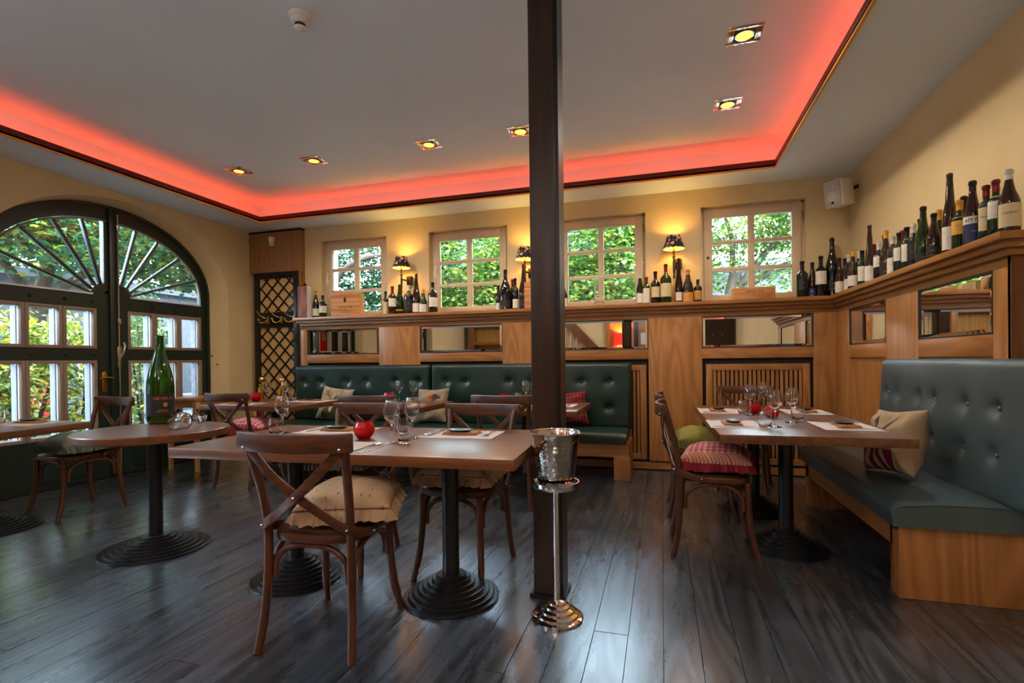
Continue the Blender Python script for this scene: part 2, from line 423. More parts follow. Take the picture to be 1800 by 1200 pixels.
# ------------------------------------------------------------------ arched double door (left wall)
def arched_door(nm, yc, label):
    r = empty(nm, (XD, yc, 0)); struct(r, label, 'door')
    F0, F1 = -.055, 0.                                 # leaf thickness, local x
    HW, SP, RI = AI; IW, IRI = 1.065, .665
    wd = lambda y: y
    for sg in (1, -1):
        L_ = empty('leaf'); L_.parent = r
        m_ = MB()
        Y = lambda y: sg*y
        def bx(a, b, z0, z1, x0=F0, x1=F1, t=m_): t.box(x0, x1, min(Y(a), Y(b)), max(Y(a), Y(b)), z0, z1)
        bx(.035, .157, .02, 1.93); bx(1.065, HW, .02, 2.0)                      # meeting and hanging stiles
        bx(.157, 1.065, 1.742, 1.885); bx(.157, 1.065, 1.215, 1.335); bx(.157, 1.065, .02, .47)
        bx(.035, .075, 1.9, 2.66)                                              # inner upright of the fan
        bx(.20, 1.02, .08, .40, F1, F1+.012); 
        m_.build('leaf_frame', 'door_green', L_)
        n = 24; arc = MB(); P = []
        for i in range(n+1):
            t = PI/2*i/n; P.append(((HW*math.cos(t), SP+RI*math.sin(t)), (IW*math.cos(t), SP+IRI*math.sin(t))))
        for i in range(n):
            (o0, i0), (o1, i1) = P[i], P[i+1]
            arc.prism([(Y(o0[0]), o0[1]), (Y(o1[0]), o1[1]), (Y(max(i1[0], .035)), i1[1]), (Y(i0[0]), i0[1])], F0, F1, 'x')
        arc.build('arch_rim', 'door_green', L_)
        bead = MB().tube([(.004, Y(p[1][0]-.012), p[1][1]-.012) for p in P[:-1]], .009, 6).build('glazing_bead', 'door_casing', L_)
        # hub and fan bars
        hc = (.075, 1.875); hub = [(Y(hc[0]), hc[1])]+[(Y(hc[0]+.135*math.cos(PI/2*i/8)), hc[1]+.135*math.sin(PI/2*i/8)) for i in range(9)]
        MB().prism(hub, F0, F1+.004, 'x').build('fan_hub', 'door_green', L_)
        tops = [(.275, 2.635), (.53, 2.565), (.80, 2.43), (1.02, 2.2)]; bots = [(.10, 1.99), (.145, 1.965), (.172, 1.928), (.185, 1.9)]
        for (ty, tz), (by, bz) in zip(tops, bots):
            b_ = MB(); b_.bar((-.02, Y(by), bz), (-.02, Y(ty), tz), .024, .045, (1,0,0)); fb = b_.build('fan_bar', 'door_green', L_, bevel=.004)
            MB().bar((.006, Y(by), bz), (.006, Y(ty), tz), .005, .006, (1,0,0)).build('bar_strip', 'door_casing', fb)
        MB().box(-.01, .012, min(Y(.19), Y(1.06)), max(Y(.19), Y(1.06)), 1.882, 1.898).build('glazing_bead', 'white_paint', L_)
        # fan panes, one per wedge
        cuts = [(.078, 2.66, .078, 1.995)]+[(t[0], t[1], b[0], b[1]) for t, b in zip(tops, bots)]+[(1.06, 2.02, 1.06, 1.885)]
        for i in range(5):
            t0, z0, b0, y0 = cuts[i]; t1, z1, b1, y1 = cuts[i+1]
            if i < 4: poly = [(Y(b0), y0), (Y(b1), y1), (Y(t1), z1), (Y((t0+t1)/2), (z0+z1)/2+.02), (Y(t0), z0)]
            else: poly = [(Y(b0), y0), (Y(.19), 1.885), (Y(1.06), 1.885), (Y(1.06), 2.06), (Y(t0), z0)]
            MB().prism(poly, -.03, -.026, 'x').build('fan_pane', 'pane_glass', L_)
        # rectangular panes with casings, second white frame behind
        for z0, z1 in ((1.335, 1.742), (.47, 1.215)):
            for a, b in ((.157, .459), (.4615, .763), (.7655, 1.065)):
                f = MB(); lo, hi = min(Y(a), Y(b)), max(Y(a), Y(b)); cw = .03
                f.box(F0, F1+.008, lo, lo+cw, z0, z1); f.box(F0, F1+.008, hi-cw, hi, z0, z1)
                f.box(F0, F1+.008, lo+cw, hi-cw, z0, z0+cw); f.box(F0, F1+.008, lo+cw, hi-cw, z1-cw, z1)
                fo = f.build('pane_casing', 'door_casing', L_, bevel=.004)
                MB().box(-.03, -.026, lo+cw, hi-cw, z0+cw, z1-cw).build('pane', 'pane_glass', fo)
                g = MB(); g.box(-.125, -.055, hi-cw-.006, hi-.004, z0+.01, z1-.01); g.box(-.125, -.10, lo+.004, lo+cw-.006, z0+.01, z1-.01)
                g.box(-.125, -.10, lo+.02, hi-.03, z0+.012, z0+.03); g.box(-.125, -.10, lo+.02, hi-.03, z1-.03, z1-.012)
                g.build('outer_sash', 'sash_grey', fo)
        for z in (1.81, 1.275):
            for y in (.19, .44, .72, 1.0):
                MB().lathe([(.017, 0), (.015, .007), (.007, .012), (0, .013)], 10, (F1, Y(y), z), M4=Matrix.Rotation(PI/2, 4, 'Y')).build('stud', 'black_paint', L_, smooth=50)
        for y in (.45, .53): MB().lathe([(.017, 0), (.012, .009), (0, .012)], 10, (F1+.012, Y(y), .2), M4=Matrix.Rotation(PI/2, 4, 'Y')).build('stud', 'black_paint', L_, smooth=50)
    MB().box(-.03, .028, -.035, .035, .02, 2.79).build('meeting_post', 'door_green', r, bevel=.006)
    # outer frame, threshold, ironmongery
    fr = MB(); n = 32
    P = [(HW+.005, 0)]+[(( HW+.005)*math.cos(PI*i/n), SP+(RI+.005)*math.sin(PI*i/n)) for i in range(n+1)]+[(-HW-.005, 0)]
    for i in range(len(P)-1):
        (a, za), (b, zb) = P[i], P[i+1]; s_ = .965
        fr.prism([(a, za), (b, zb), (b*s_, 2+(zb-2)*s_ if zb > 2 else zb), (a*s_, 2+(za-2)*s_ if za > 2 else za)], -.09, .022, 'x')
    fr.build('door_frame', 'door_green', r)
    MB().box(-.25, .02, -HW, HW, -.02, .022).build('threshold', 'black_paint', r)
    rod = MB().tube([(.045, .035, .06), (.045, .035, 2.74)], .008, 8).build('bolt_rod', 'steel', r)
    for z in (2.6, 1.62, .6): MB().box(.026, .058, .018, .052, z-.03, z+.03).build('rod_guide', 'steel', rod, bevel=.003)
    MB().box(.028, .05, .012, .058, 1.14, 1.36).build('lock_plate', 'steel', rod, bevel=.003)
    MB().tube(spl([(.06, .045, 1.25), (.085, .05, 1.3), (.09, .06, 1.36), (.075, .06, 1.4)]), .012, 8).build('rod_lever', 'chrome', rod, smooth=60)
    hp = MB().prism([(-.118, .90), (-.095, .885), (-.072, .90), (-.072, 1.085), (-.095, 1.105), (-.118, 1.085)], 0, .012, 'x').build('handle_plate', 'brass', r, bevel=.002)
    MB().tube([(.05, -.16, 1.035), (.055, -.095, 1.04), (.05, -.03, 1.035)], [.008, .011, .008], 8).tube([(.0, -.095, 1.04), (.055, -.095, 1.04)], .008, 8).build('handle_lever', 'brass', hp, smooth=60)
    return r
arched_door('door_1', DOORC[0], 'dark green arched double door with fan-shaped glazing in view')
arched_door('door_2', DOORC[1], 'second dark green arched glazed door nearer the camera')
for y, z in ((5.06, 1.27), (5.14, 1.16)):
    tag(MB().lathe([(.012, 0), (.012, .006), (.006, .02)], 10, (-5.42, y, z), M4=Matrix.Rotation(PI/2, 4, 'Y')).build('door_catch', 'brass_old', smooth=50),
        'tiny brass catch on the reveal right of the arched door, %s' % ('upper one' if z > 1.2 else 'lower one'), 'catch', 'catches on the door reveal')
# ================================================================== WALL PANELLING (back and right)
YF, XF = 5.50, 1.60
ZS = 1.739
MIRB = [(-4.345, -3.31), (-2.759, -1.729), (-1.145, -.13), (.397, 1.402)]
MIRR = [(5.17, 4.41), (3.912, 3.137)]
MZ0, MZ1 = 1.267, 1.588
YE = 3.00                         # near end of the right-hand panelling
wb = tag(empty('wall_panelling', (0, 0, 0)), 'oak wall panelling with mirrors and radiator grilles below the back windows', 'panelling')
wr = tag(empty('wall_panelling', (0, 0, 0)), 'oak wall panelling with mirrors behind the grey-green bench', 'panelling')
def mould(n0):                    # stepped moulding profile: (offset from face, z0, z1)
    return [(.085, 1.703, ZS), (.055, 1.668, 1.703), (.028, 1.634, 1.668)]
XB0 = -4.44
for off, z0, z1 in mould(0):
    nm = 'shelf_board' if off > .08 else 'moulding'
    MB().box(XB0-off+.03, XF-off, YF-off, YW, z0, z1).build(nm, 'oak_x', wb, bevel=.003)
    m_ = MB().prism([(XF-off, YF-off), (XF-off, YE-off), (XR, YE-off), (XR, YF-off)], z0, z1, 'z')
    m_.build(nm, 'oak_y', wr, bevel=.003)
# back: frieze, stiles, rails
BY = YF+.06
MB().box(XB0, XF, YF+.03, YW, 0, 1.64).build('carcass', 'gap_black', wb)
MB().box(XB0, XF, YF, BY, MZ1, 1.634).build('rail', 'oak_x', wb)
st = [XB0]+[v for p in MIRB for v in p]+[XF]
for i in range(0, len(st), 2): MB().box(st[i], st[i+1], YF, BY, .10, MZ1).build('stile', 'oak', wb, bevel=.0015)
for a, b in MIRB: MB().box(a, b, YF, BY, 1.163, MZ0).build('rail', 'oak_x', wb, bevel=.0015)
MB().box(XB0, XF, YF+.02, BY, 0.012, .085).build('plinth', 'oak_x', wb)
def grille(parent, a, b, n):
    """framed panel with upright slats in front of a dark hollow"""
    g = empty('radiator_grille'); g.parent = parent; z0, z1, fr = .11, 1.105, .062; yf = YF+.006
    for x0, x1, zz0, zz1, mt in ((a, a+fr, z0, z1, 'oak'), (b-fr, b, z0, z1, 'oak'), (a+fr, b-fr, z1-fr, z1, 'oak_x'), (a+fr, b-fr, z0, z0+fr, 'oak_x')):
        MB().box(x0, x1, yf, yf+.03, zz0, zz1).build('grille_frame', mt, g, bevel=.002)
    x0, x1 = a+fr, b-fr; p = (x1-x0)/n; sm = None
    for i in range(n):
        if sm is None: sm = MB().box(-p*.31, p*.31, 0, .02, z0+fr, z1-fr).build('slat', 'oak', g, loc=(x0+(i+.5)*p, yf+.006, 0))
        else:
            s = sm.copy(); col.objects.link(s); s.location.x = x0+(i+.5)*p
    MB().box(a-.012, b+.012, YF+.02, YF+.029, z0-.01, 1.15).build('shadow_gap', 'gap_black', g)
grille(wb, .432, 1.372, 20); grille(wb, -1.10, -.155, 20)
for a, b in MIRB[:2]: MB().box(a+.03, b-.03, YF+.004, BY, .11, 1.105).build('panel', 'oak', wb)
# right: frieze, stiles, rails, panels
BX = XF+.06
MB().box(XF+.03, XR, YE+.02, YF, 0, 1.64).build('carcass', 'gap_black', wr)
MB().box(XF, BX, YE, YF, MZ1, 1.634).build('rail', 'oak_y', wr)
st = [YF]+[v for p in MIRR for v in p]+[YE]
for i in range(0, len(st), 2): MB().box(XF, BX, st[i+1], st[i], .04, MZ1).build('stile', 'oak', wr, bevel=.0015)
for a, b in MIRR: MB().box(XF, BX, b, a, 1.155, MZ0).build('rail', 'oak_y', wr, bevel=.0015); MB().box(XF+.018, BX, b, a, .06, 1.155).build('panel', 'oak', wr)
MB().box(XF+.02, BX, YE, YF, .0, .05).build('plinth', 'oak_y', wr)
MB().box(XF, XR, YE-.004, YE+.02, .0, 1.634).build('end_panel', 'oak_dark', wr)  # end face in shade: its darkness is put into the wood colour
# mirrors
def mirror(i, c, ax, half, label):
    r = empty('mirror', c, ax); tag(r, label, 'mirror', 'mirrors in the oak panelling')
    z0, z1 = MZ0-c[2], MZ1-c[2]; bv = .022; h = half-.008
    f = MB(); f.box(-half, half, -.001, .03, z0, z0+.009); f.box(-half, half, -.001, .03, z1-.009, z1); f.box(-half, -h, -.001, .03, z0, z1); f.box(h, half, -.001, .03, z0, z1)
    f.build('frame', 'black_paint', r)
    z0 += .008; z1 -= .008
    A = [(-h, .010, z0), (h, .010, z0), (h, .010, z1), (-h, .010, z1)]; B = [(-h+bv, .0065, z0+bv), (h-bv, .0065, z0+bv), (h-bv, .0065, z1-bv), (-h+bv, .0065, z1-bv)]
    MB().add(B, [(0, 1, 2, 3)]).build('mirror_glass', 'mirror', r, recalc=False)
    MB().add(A+B, [(i_, (i_+1) % 4, 4+(i_+1) % 4, 4+i_) for i_ in range(4)]).build('bevel', 'mirror', r, recalc=False)
LB = ['wide mirror at the far left of the panelling, reflecting the arched door', 'wide mirror second from the left, above the long banquette', 'wide mirror just right of the dark post', 'wide mirror above the radiator grille in the right corner']
for i, (a, b) in enumerate(MIRB): mirror(i, ((a+b)/2, YF, 1.43), 0, (b-a)/2, LB[i])
for i, (a, b) in enumerate(MIRR): mirror(i, (XF, (a+b)/2, 1.43), -PI/2, (a-b)/2, ['wide mirror on the right wall nearest the corner', 'wide mirror on the right wall over the grey-green bench'][i])

# ------------------------------------------------------------------ lattice screen and wood panel in the left corner
LX0, LX1, LYf = -5.245, -4.53, 5.58
pn = struct(MB().box(XL, -4.497, 5.60, YW, 2.37, 2.925).build('trim_1', 'panel_wood')); pn['label'] = 'oak board above the black lattice screen'
MB().box(-4.527, -4.497, 5.585, YW, 0, 2.37).build('edge_strip', 'oak', pn)
MB().box(XL, -4.497, 5.598, YW, 2.905, 2.93).build('top_strip', 'gap_black', pn)
lt = tag(empty('lattice_screen', (0, 0, 0)), 'black diagonal lattice screen with cream backing in the left corner', 'screen')
MB().box(LX0, LX1, 5.60, 5.64, .02, 2.375).build('backing', 'lattice_back', lt)
for x0, x1, z0, z1 in ((LX0, LX0+.088, .02, 2.375), (LX1-.088, LX1, .02, 2.375), (LX0+.088, LX1-.088, 2.29, 2.375), (LX0+.088, LX1-.088, 1.64, 1.845), (LX0+.088, LX1-.088, .02, .12)):
    MB().box(x0, x1, LYf, 5.61, z0, z1).build('screen_frame', 'black_paint', lt, bevel=.003)
def lattice(x0, x1, z0, z1, p):
    for sg in (1, -1):
        c = (x0-(z1-z0)) if sg > 0 else x0
        end = x1 if sg > 0 else x1+(z1-z0)
        k = c-.03
        while k < end:
            pts = []                                   # line x = k + sg*(z-z0)
            for z in (z0, z1):
                x = k+sg*(z-z0)
                if x0 <= x <= x1: pts.append((x, z))
            for x in (x0, x1):
                z = z0+(x-k)/sg
                if z0 < z < z1: pts.append((x, z))
            if len(pts) >= 2:
                (a, za), (b, zb) = pts[0], pts[-1]
                if math.hypot(a-b, za-zb) > .06:
                    yy = 5.588 if sg > 0 else 5.594
                    MB().bar((a, yy, za), (b, yy, zb), .02, .008, (0, 1, 0)).build('lath', 'black_paint', lt)
            k += p
lattice(LX0+.088, LX1-.088, 1.845, 2.29, .182); lattice(LX0+.088, LX1-.088, .12, 1.64, .182)
for i, x in enumerate((-5.02, -4.80, -4.60)):
    h = tag(empty('coat_hook', (x, LYf, 1.74)), 'brass coat hook on the lattice screen, %s of three' % ('leftmost', 'middle', 'rightmost')[i], 'hook', 'brass coat hooks on the lattice screen')
    MB().box(-.022, .022, -.012, 0, -.045, .045).build('plate', 'brass_old', h, bevel=.003)
    MB().tube(spl([(0, -.01, .0), (-.02, -.05, -.035), (-.06, -.08, -.03), (-.09, -.08, .02)]), .006, 8).build('lower_arm', 'brass', h, smooth=60)
    MB().tube(spl([(0, -.01, .02), (-.02, -.04, .03), (-.06, -.08, .06), (-.085, -.1, .12)]), .005, 8).build('upper_arm', 'brass', h, smooth=60)
s = tag(empty('motion_sensor', (-4.94, 5.60, 2.78)), 'small white motion sensor on the oak board in the left corner', 'sensor')
MB().prism([(-.035, .06), (.035, .06), (.022, -.06), (-.022, -.06)], -.05, 0, 'y').build('housing', 'plastic_white', s, bevel=.008)
MB().box(-.018, .018, -.054, -.049, -.05, -.02).build('lens', 'foil_white', s)
s = tag(empty('wall_bracket', (XL, 5.585, 2.76)), 'tiny grey bracket high on the left wall', 'bracket')
MB().lathe([(.022, 0), (.022, .012), (.012, .02), (.012, .05)], 12, M4=Matrix.Rotation(PI/2, 4, 'Y')).build('base', 'speaker_grey', s, smooth=50)
MB().obox((.05, 0, -.02), (.04, .03, .05)).build('head', 'steel', s, bevel=.004)

# ------------------------------------------------------------------ post
p = tag(empty('post', (0, 0, 0)), 'tall dark brown square post in the middle of the room', 'post')
MB().box(-.613, -.487, 2.42, 2.56, .02, ZU).build('cladding', 'post_wood', p, bevel=.003)
MB().box(-.487, -.468, 2.425, 2.555, .02, ZU).build('steel_edge', 'steel_black', p)
MB().prism([(-.63, 2.405), (-.455, 2.405), (-.455, 2.575), (-.63, 2.575)], 0, .02, 'z').build('foot', 'steel_black', p)

# ------------------------------------------------------------------ ceiling fittings
def downlight(x, y, pw, label):
    r = tag(empty('downlight', (x, y, ZU)), label, 'downlight', 'square chrome downlights in the ceiling')
    f = MB()
    for a, b, c_, d in ((-.1, .1, .062, .1), (-.1, .1, -.1, -.062), (-.1, -.062, -.062, .062), (.062, .1, -.062, .062)): f.box(a, b, c_, d, -.008, 0)
    f.build('trim', 'chrome', r, bevel=.0015)
    MB().box(-.062, .062, -.062, .062, -.002, -.0005).build('inset', 'black_paint', r)
    MB().lathe([(.05, -.012), (.055, -.012), (.055, -.002), (.05, -.002), (.05, -.012)], 28, cap=False).build('ring', 'chrome', r, smooth=50)
    MB().lathe([(0, -.0055), (.049, -.004)], 24, cap=False).build('reflector', 'bulb_warm', r)
    MB().lathe([(.0, -.014), (.008, -.012), (.01, -.005)], 12).build('bulb', 'bulb_warm', r, smooth=60)
    l = bpy.data.lights.new('downlight_lamp', 'SPOT'); l.energy = pw*DLW; l.color = (1, .88, .70); l.spot_size = math.radians(155); l.spot_blend = .55; l.shadow_soft_size = .035
    o = bpy.data.objects.new('lamp', l); col.objects.link(o); o.parent = r; o.location = (0, 0, -.03)
DLW = 20.
DL = [(-4.19, 4.28, 'square downlight nearest the left end of the far row'), (-3.28, 4.29, 'square downlight second from the left in the far row'),
      (-2.04, 4.30, 'square downlight third from the left in the far row'), (-1.165, 4.30, 'square downlight just left of the dark post'),
      (.517, 4.35, 'square downlight right of the post, the farther of two'), (.513, 3.45, 'square downlight right of the post, nearest the camera'),
      (-4.19, .6, 'square downlight behind the camera on the door side'), (-1.8, -.3, 'square downlight behind the camera in the middle'), (.515, .6, 'square downlight behind the camera on the right')]
for i, (x, y, lb) in enumerate(DL): downlight(x, y, (.3, 1, 1, 1, 1, 1, .4, 1, 1)[i], lb)
r = tag(empty('smoke_detector', (-1.985, 2.49, ZU)), 'white round smoke detector on the ceiling', 'smoke detector')
MB().lathe([(.062, 0), (.062, -.02), (.055, -.024)], 28).build('base', 'plastic_white', r, smooth=40)
MB().lathe([(.048, -.024), (.050, -.045), (.038, -.052)], 28).build('body', 'plastic_white', r, smooth=40)
MB().lathe([(.03, -.05), (.03, -.07)], 24).build('vent', 'black_paint', r, smooth=40)
MB().lathe([(.033, -.07), (.034, -.082), (.02, -.09), (0, -.091)], 24).build('cap', 'plastic_white', r, smooth=40)
# loudspeaker in the corner
r = empty('loudspeaker', (1.545, 5.36, 2.67)); r.rotation_euler = (math.radians(8), 0, math.radians(-56)); tag(r, 'small pale grey loudspeaker mounted high in the right corner', 'loudspeaker')
MB().prism([(-.095, -.02), (.095, -.02), (.075, .16), (-.075, .16)], -.12, .12, 'z').build('cabinet', 'plastic_white', r, bevel=.02, seg=3)
MB().box(-.082, .082, -.03, -.012, -.105, .105).build('grille', 'speaker_grey', r, bevel=.012, seg=3)
MB().lathe([(.052, 0), (.050, .002), (.04, .0025)], 24, (0, -.03, -.03), M4=Matrix.Rotation(PI/2, 4, 'X')).build('woofer', 'foil_white', r)
MB().lathe([(.02, 0), (.018, .002), (.01, .0025)], 18, (.02, -.03, .06), M4=Matrix.Rotation(PI/2, 4, 'X')).build('tweeter', 'foil_white', r)
MB().box(-.012, .012, -.033, -.029, -.092, -.07).build('badge', 'black_paint', r)
MB().bar((.0, .16, .02), (.06, .30, .06), .03, .03).build('bracket', 'black_paint', r)

# ------------------------------------------------------------------ wall lamps
def floral(name):
    m, nt, b = _new(name); L = nt.links; b.inputs['Roughness'].default_value = .8
    tc = N(nt, 'ShaderNodeTexCoord'); v = N(nt, 'ShaderNodeTexVoronoi'); v.inputs['Scale'].default_value = 23; v.inputs['Randomness'].default_value = 1
    n = N(nt, 'ShaderNodeTexNoise'); n.inputs['Scale'].default_value = 30
    mx = N(nt, 'ShaderNodeMix', data_type='VECTOR'); mx.inputs[0].default_value = .06; L.new(tc.outputs['Object'], mx.inputs[4]); L.new(n.outputs[1], mx.inputs[5]); L.new(tc.outputs['Object'], n.inputs['Vector'])
    L.new(mx.outputs[1], v.inputs['Vector'])
    cr = N(nt, 'ShaderNodeValToRGB'); cr.color_ramp.interpolation = 'CONSTANT'; e = cr.color_ramp.elements; e[0].color = lin('#c9a183'); e[0].position = 0; e[1].position = .42; e[1].color = lin('#170c08')
    L.new(v.outputs['Distance'], cr.inputs[0]); L.new(cr.outputs[0], b.inputs['Base Color'])
floral('shade_floral'); plain('shade_lining', '#e8c070', .8)
m = M['shade_lining']; m.node_tree.nodes['Principled BSDF'].inputs['Emission Color'].default_value = lin('#ffb648'); m.node_tree.nodes['Principled BSDF'].inputs['Emission Strength'].default_value = 1.1
SCW = 4.8
def sconce(x, label):
    r = tag(empty('wall_lamp', (x, 5.515, 0)), label, 'wall lamp', 'wall lamps with dark floral shades')
    sh = MB().lathe([(.107, 2.295), (.104, 2.315), (.082, 2.37), (.068, 2.432)], 32, cap=False).build('lamp_shade', 'shade_floral', r, smooth=60)
    MB().lathe([(.1045, 2.296), (.080, 2.37), (.0655, 2.431)], 32, cap=False).build('shade_lining', 'shade_lining', sh, smooth=60)
    MB().lathe([(.012, 2.28), (.014, 2.33), (.010, 2.34)], 14).build('candle', 'brass_old', r, smooth=60)
    MB().lathe([(.008, 2.34), (.016, 2.365), (.006, 2.40), (0, 2.402)], 14).build('bulb', 'bulb_sconce', r, smooth=60)
    MB().lathe([(.004, 1.99), (.012, 2.0), (.007, 2.03), (.011, 2.06), (.014, 2.16), (.008, 2.2), (.016, 2.205), (.016, 2.215), (.008, 2.23), (.013, 2.26), (.012, 2.28)], 16).build('stem', 'post_wood', r, smooth=60)
    MB().obox((.045, .13, 2.16), (.075, .03, .11)).obox((.045, .11, 2.16), (.06, .03, .09)).build('wall_plate', 'post_wood', r, bevel=.004)
    MB().tube([(0, 0, 2.16), (.03, .05, 2.155), (.045, .11, 2.16)], .010, 8).build('arm', 'post_wood', r, smooth=60)
    l = bpy.data.lights.new('wall_lamp_bulb', 'POINT'); l.energy = SCW; l.color = (1, .60, .15); l.shadow_soft_size = .02
    o = bpy.data.objects.new('lamp', l); col.objects.link(o); o.parent = r; o.location = (0, 0, 2.385)
sconce(-3.0, 'wall lamp with dark floral shade between the two left windows')
sconce(-1.46, 'wall lamp with dark floral shade half hidden by the post')
sconce(.132, 'wall lamp with dark floral shade between the two right windows')
# ================================================================== UPHOLSTERED SEATING
def tufted(name, w, h, t, buttons, mat, parent, loc, rz=0, tilt=0, crown=.012):
    """upholstered slab: front faces local -y, from x 0..w, z 0..h"""
    nx, nz, r = max(12, int(w/.022)), max(10, int(h/.022)), .035
    P = []; F = []
    for j in range(nz+1):
        for i in range(nx+1):
            u, v = w*i/nx, h*j/nz; d = min(u, w-u, v, h-v)
            e = 0 if d >= r else r-math.sqrt(max(0, r*r-(r-d)**2))
            y = -t+e-crown*math.sin(PI*u/w)**.5*math.sin(PI*v/h) if d > 0 else -t+r
            for bx, bz in buttons:
                q = (u-bx)**2+(v-bz)**2
                if q < .03: y += .030*math.exp(-q/.0011)+.012*math.exp(-q/.006)
            P.append((u, y, v))
    for j in range(nz):
        for i in range(nx): a = j*(nx+1)+i; F.append((a, a+1, a+nx+2, a+nx+1))
    ring = [i for i in range(nx+1)]+[(j+1)*(nx+1)-1 for j in range(1, nz+1)]+[nz*(nx+1)+i for i in range(nx-1, -1, -1)]+[j*(nx+1) for j in range(nz-1, 0, -1)]
    o = len(P)
    for k in ring: P.append((P[k][0], 0, P[k][2]))
    n = len(ring)
    for k in range(n): F.append((ring[k], o+k, o+(k+1) % n, ring[(k+1) % n]))
    F.append(tuple(o+k for k in range(n)))
    ob = MB().add(P, F).build(name, mat, parent, smooth=50, recalc=True)
    ob.location = loc; ob.rotation_euler = (tilt, 0, rz)
    bm_ = None
    for bx, bz in buttons:
        if bm_ is None:
            bm_ = MB().lathe([(.013, 0), (.0125, .006), (.008, .011), (0, .013)], 14, M4=Matrix.Rotation(PI/2, 4, 'X')).build('button', mat, ob, smooth=60)
        else: bm_ = bm_.copy(); col.objects.link(bm_)
        bm_.location = (bx, -t+.026, bz)
    return ob
def cushion_slab(name, w, d, t, mat, parent, loc, rz=0, crown=.018):
    """seat cushion: x 0..w, y 0..d (front at y 0), rounded front and crowned top"""
    nx, ny = max(10, int(w/.04)), 16; r = .045; P = []; F = []
    prof = [(.006, 0)]+[(r-r*math.cos(PI/2*k/5), t-r+r*math.sin(PI/2*k/5)) for k in range(6)]+[(r+(d-r)*k/8, t) for k in range(1, 9)]+[(d, 0)]
    for i in range(nx+1):
        u = w*i/nx; e = min(u, w-u); dz = 0 if e > .03 else .012*(1-e/.03)**2
        for (y, z) in prof:
            c_ = crown*math.sin(PI*min(1, max(0, y/d))) if z > t*.5 else 0
            P.append((u, y, max(0, z+c_-(dz if z > .02 else 0))))
    m_ = len(prof)
    for i in range(nx):
        for k in range(m_-1): a = i*m_+k; F.append((a, a+1, a+m_+1, a+m_))
        F.append((i*m_+m_-1, i*m_, (i+1)*m_, (i+1)*m_+m_-1))
    F += [tuple(range(m_)), tuple(nx*m_+k for k in range(m_-1, -1, -1))]
    ob = MB().add(P, F).build(name, mat, parent, smooth=45); ob.location = loc; ob.rotation_euler = (0, 0, rz)
    for xx in (.001, w-.001):
        MB().tube([(xx, y, z+(crown*math.sin(PI*y/d) if z > t*.5 else 0)-(.008 if z > t*.5 else 0)) for y, z in prof[1:-1]], .004, 6).build('piping', mat, ob, smooth=60)
    return ob
# long banquette under the windows
bq = tag(empty('banquette', (0, 0, 0)), 'long dark green leather banquette with buttoned back along the back wall', 'banquette')
bx = lambda px: -4.484+(px-517)*(1.885/238) if px < 756 else -2.59+(px-756)*(2.29/354)
B1 = [(535, .93), (566, .93), (614, .93), (648, .93), (697, .93), (735, .93)]; B2 = [(785, .93), (822, .93), (903, .93), (945, .93), (1029, .93), (1073, .93)]
T0 = .44
def btn(lst, x0): return [(bx(p)-x0, z-T0) for p, z in lst]+[(bx(p)-x0, .655-T0) for i, (p, z) in enumerate(lst) if i % 2 == 1]
tufted('backrest', 1.878, 1.132-T0, .075, btn(B1, -4.484), 'leather', bq, (-4.484, 5.493, T0))
tufted('backrest', 2.284, 1.132-T0, .075, btn(B2, -2.588), 'leather', bq, (-2.588, 5.493, T0))
cushion_slab('seat', 1.866, .50, .105, 'leather', bq, (-4.475, 4.935, .35))
cushion_slab('seat', 2.272, .50, .105, 'leather', bq, (-2.60, 4.935, .35))
MB().box(-4.47, -.30, 4.965, 5.49, .315, .349).build('base_board', 'oak_x', bq)
MB().box(-4.47, -.30, 4.965, 4.995, .225, .315).build('front_rail', 'oak_x', bq)
for x in (-4.47, -3.2, -1.75, -.45): MB().box(x, x+.15, 4.962, 5.46, 0, .225 if x > -4 and x < -1 else .23).build('leg', 'oak', bq, bevel=.003)
MB().box(-.305, -.297, 4.965, 5.49, 0, .349).build('end_panel', 'oak', bq)
# bench on the right
bn = tag(empty('bench', (0, 0, 0)), 'grey-green leather bench with buttoned back against the right wall', 'bench')
bl = [(.10, .89), (.235, .885), (.43, .88), (.60, .88), (.95, .885), (1.26, .885)]
bts = [(4.30-y0-2.66, 0) for y0 in ()]
yb = lambda px: {1536: 4.20, 1561: 4.02, 1607: 3.74, 1642: 3.55, 1704: 3.23, 1760: 2.97}[px]
tb = [(4.31-yb(p), .905-.45) for p in (1536, 1561, 1607, 1642, 1704, 1760)]
tb += [(x, .68-.45) for x, z in tb]
tufted('backrest', 1.66, 1.142-.45, .09, tb, 'leather_grey', bn, (1.585, 4.31, .45), rz=-PI/2, tilt=-.05)
cushion_slab('seat', 1.70, .66, .105, 'leather_grey', bn, (1.045, 4.52, .353), rz=-PI/2)
MB().box(1.085, 1.585, 2.875, 4.50, .322, .352).build('base_board', 'oak_y', bn)
MB().box(1.085, 1.115, 2.93, 4.50, .235, .322).build('front_rail', 'oak_y', bn)
MB().box(1.085, 1.765, 2.858, 2.955, 0, .352).build('end_panel', 'oak', bn, bevel=.003)
MB().box(1.085, 1.585, 4.42, 4.51, 0, .322).build('end_panel', 'oak', bn, bevel=.003)

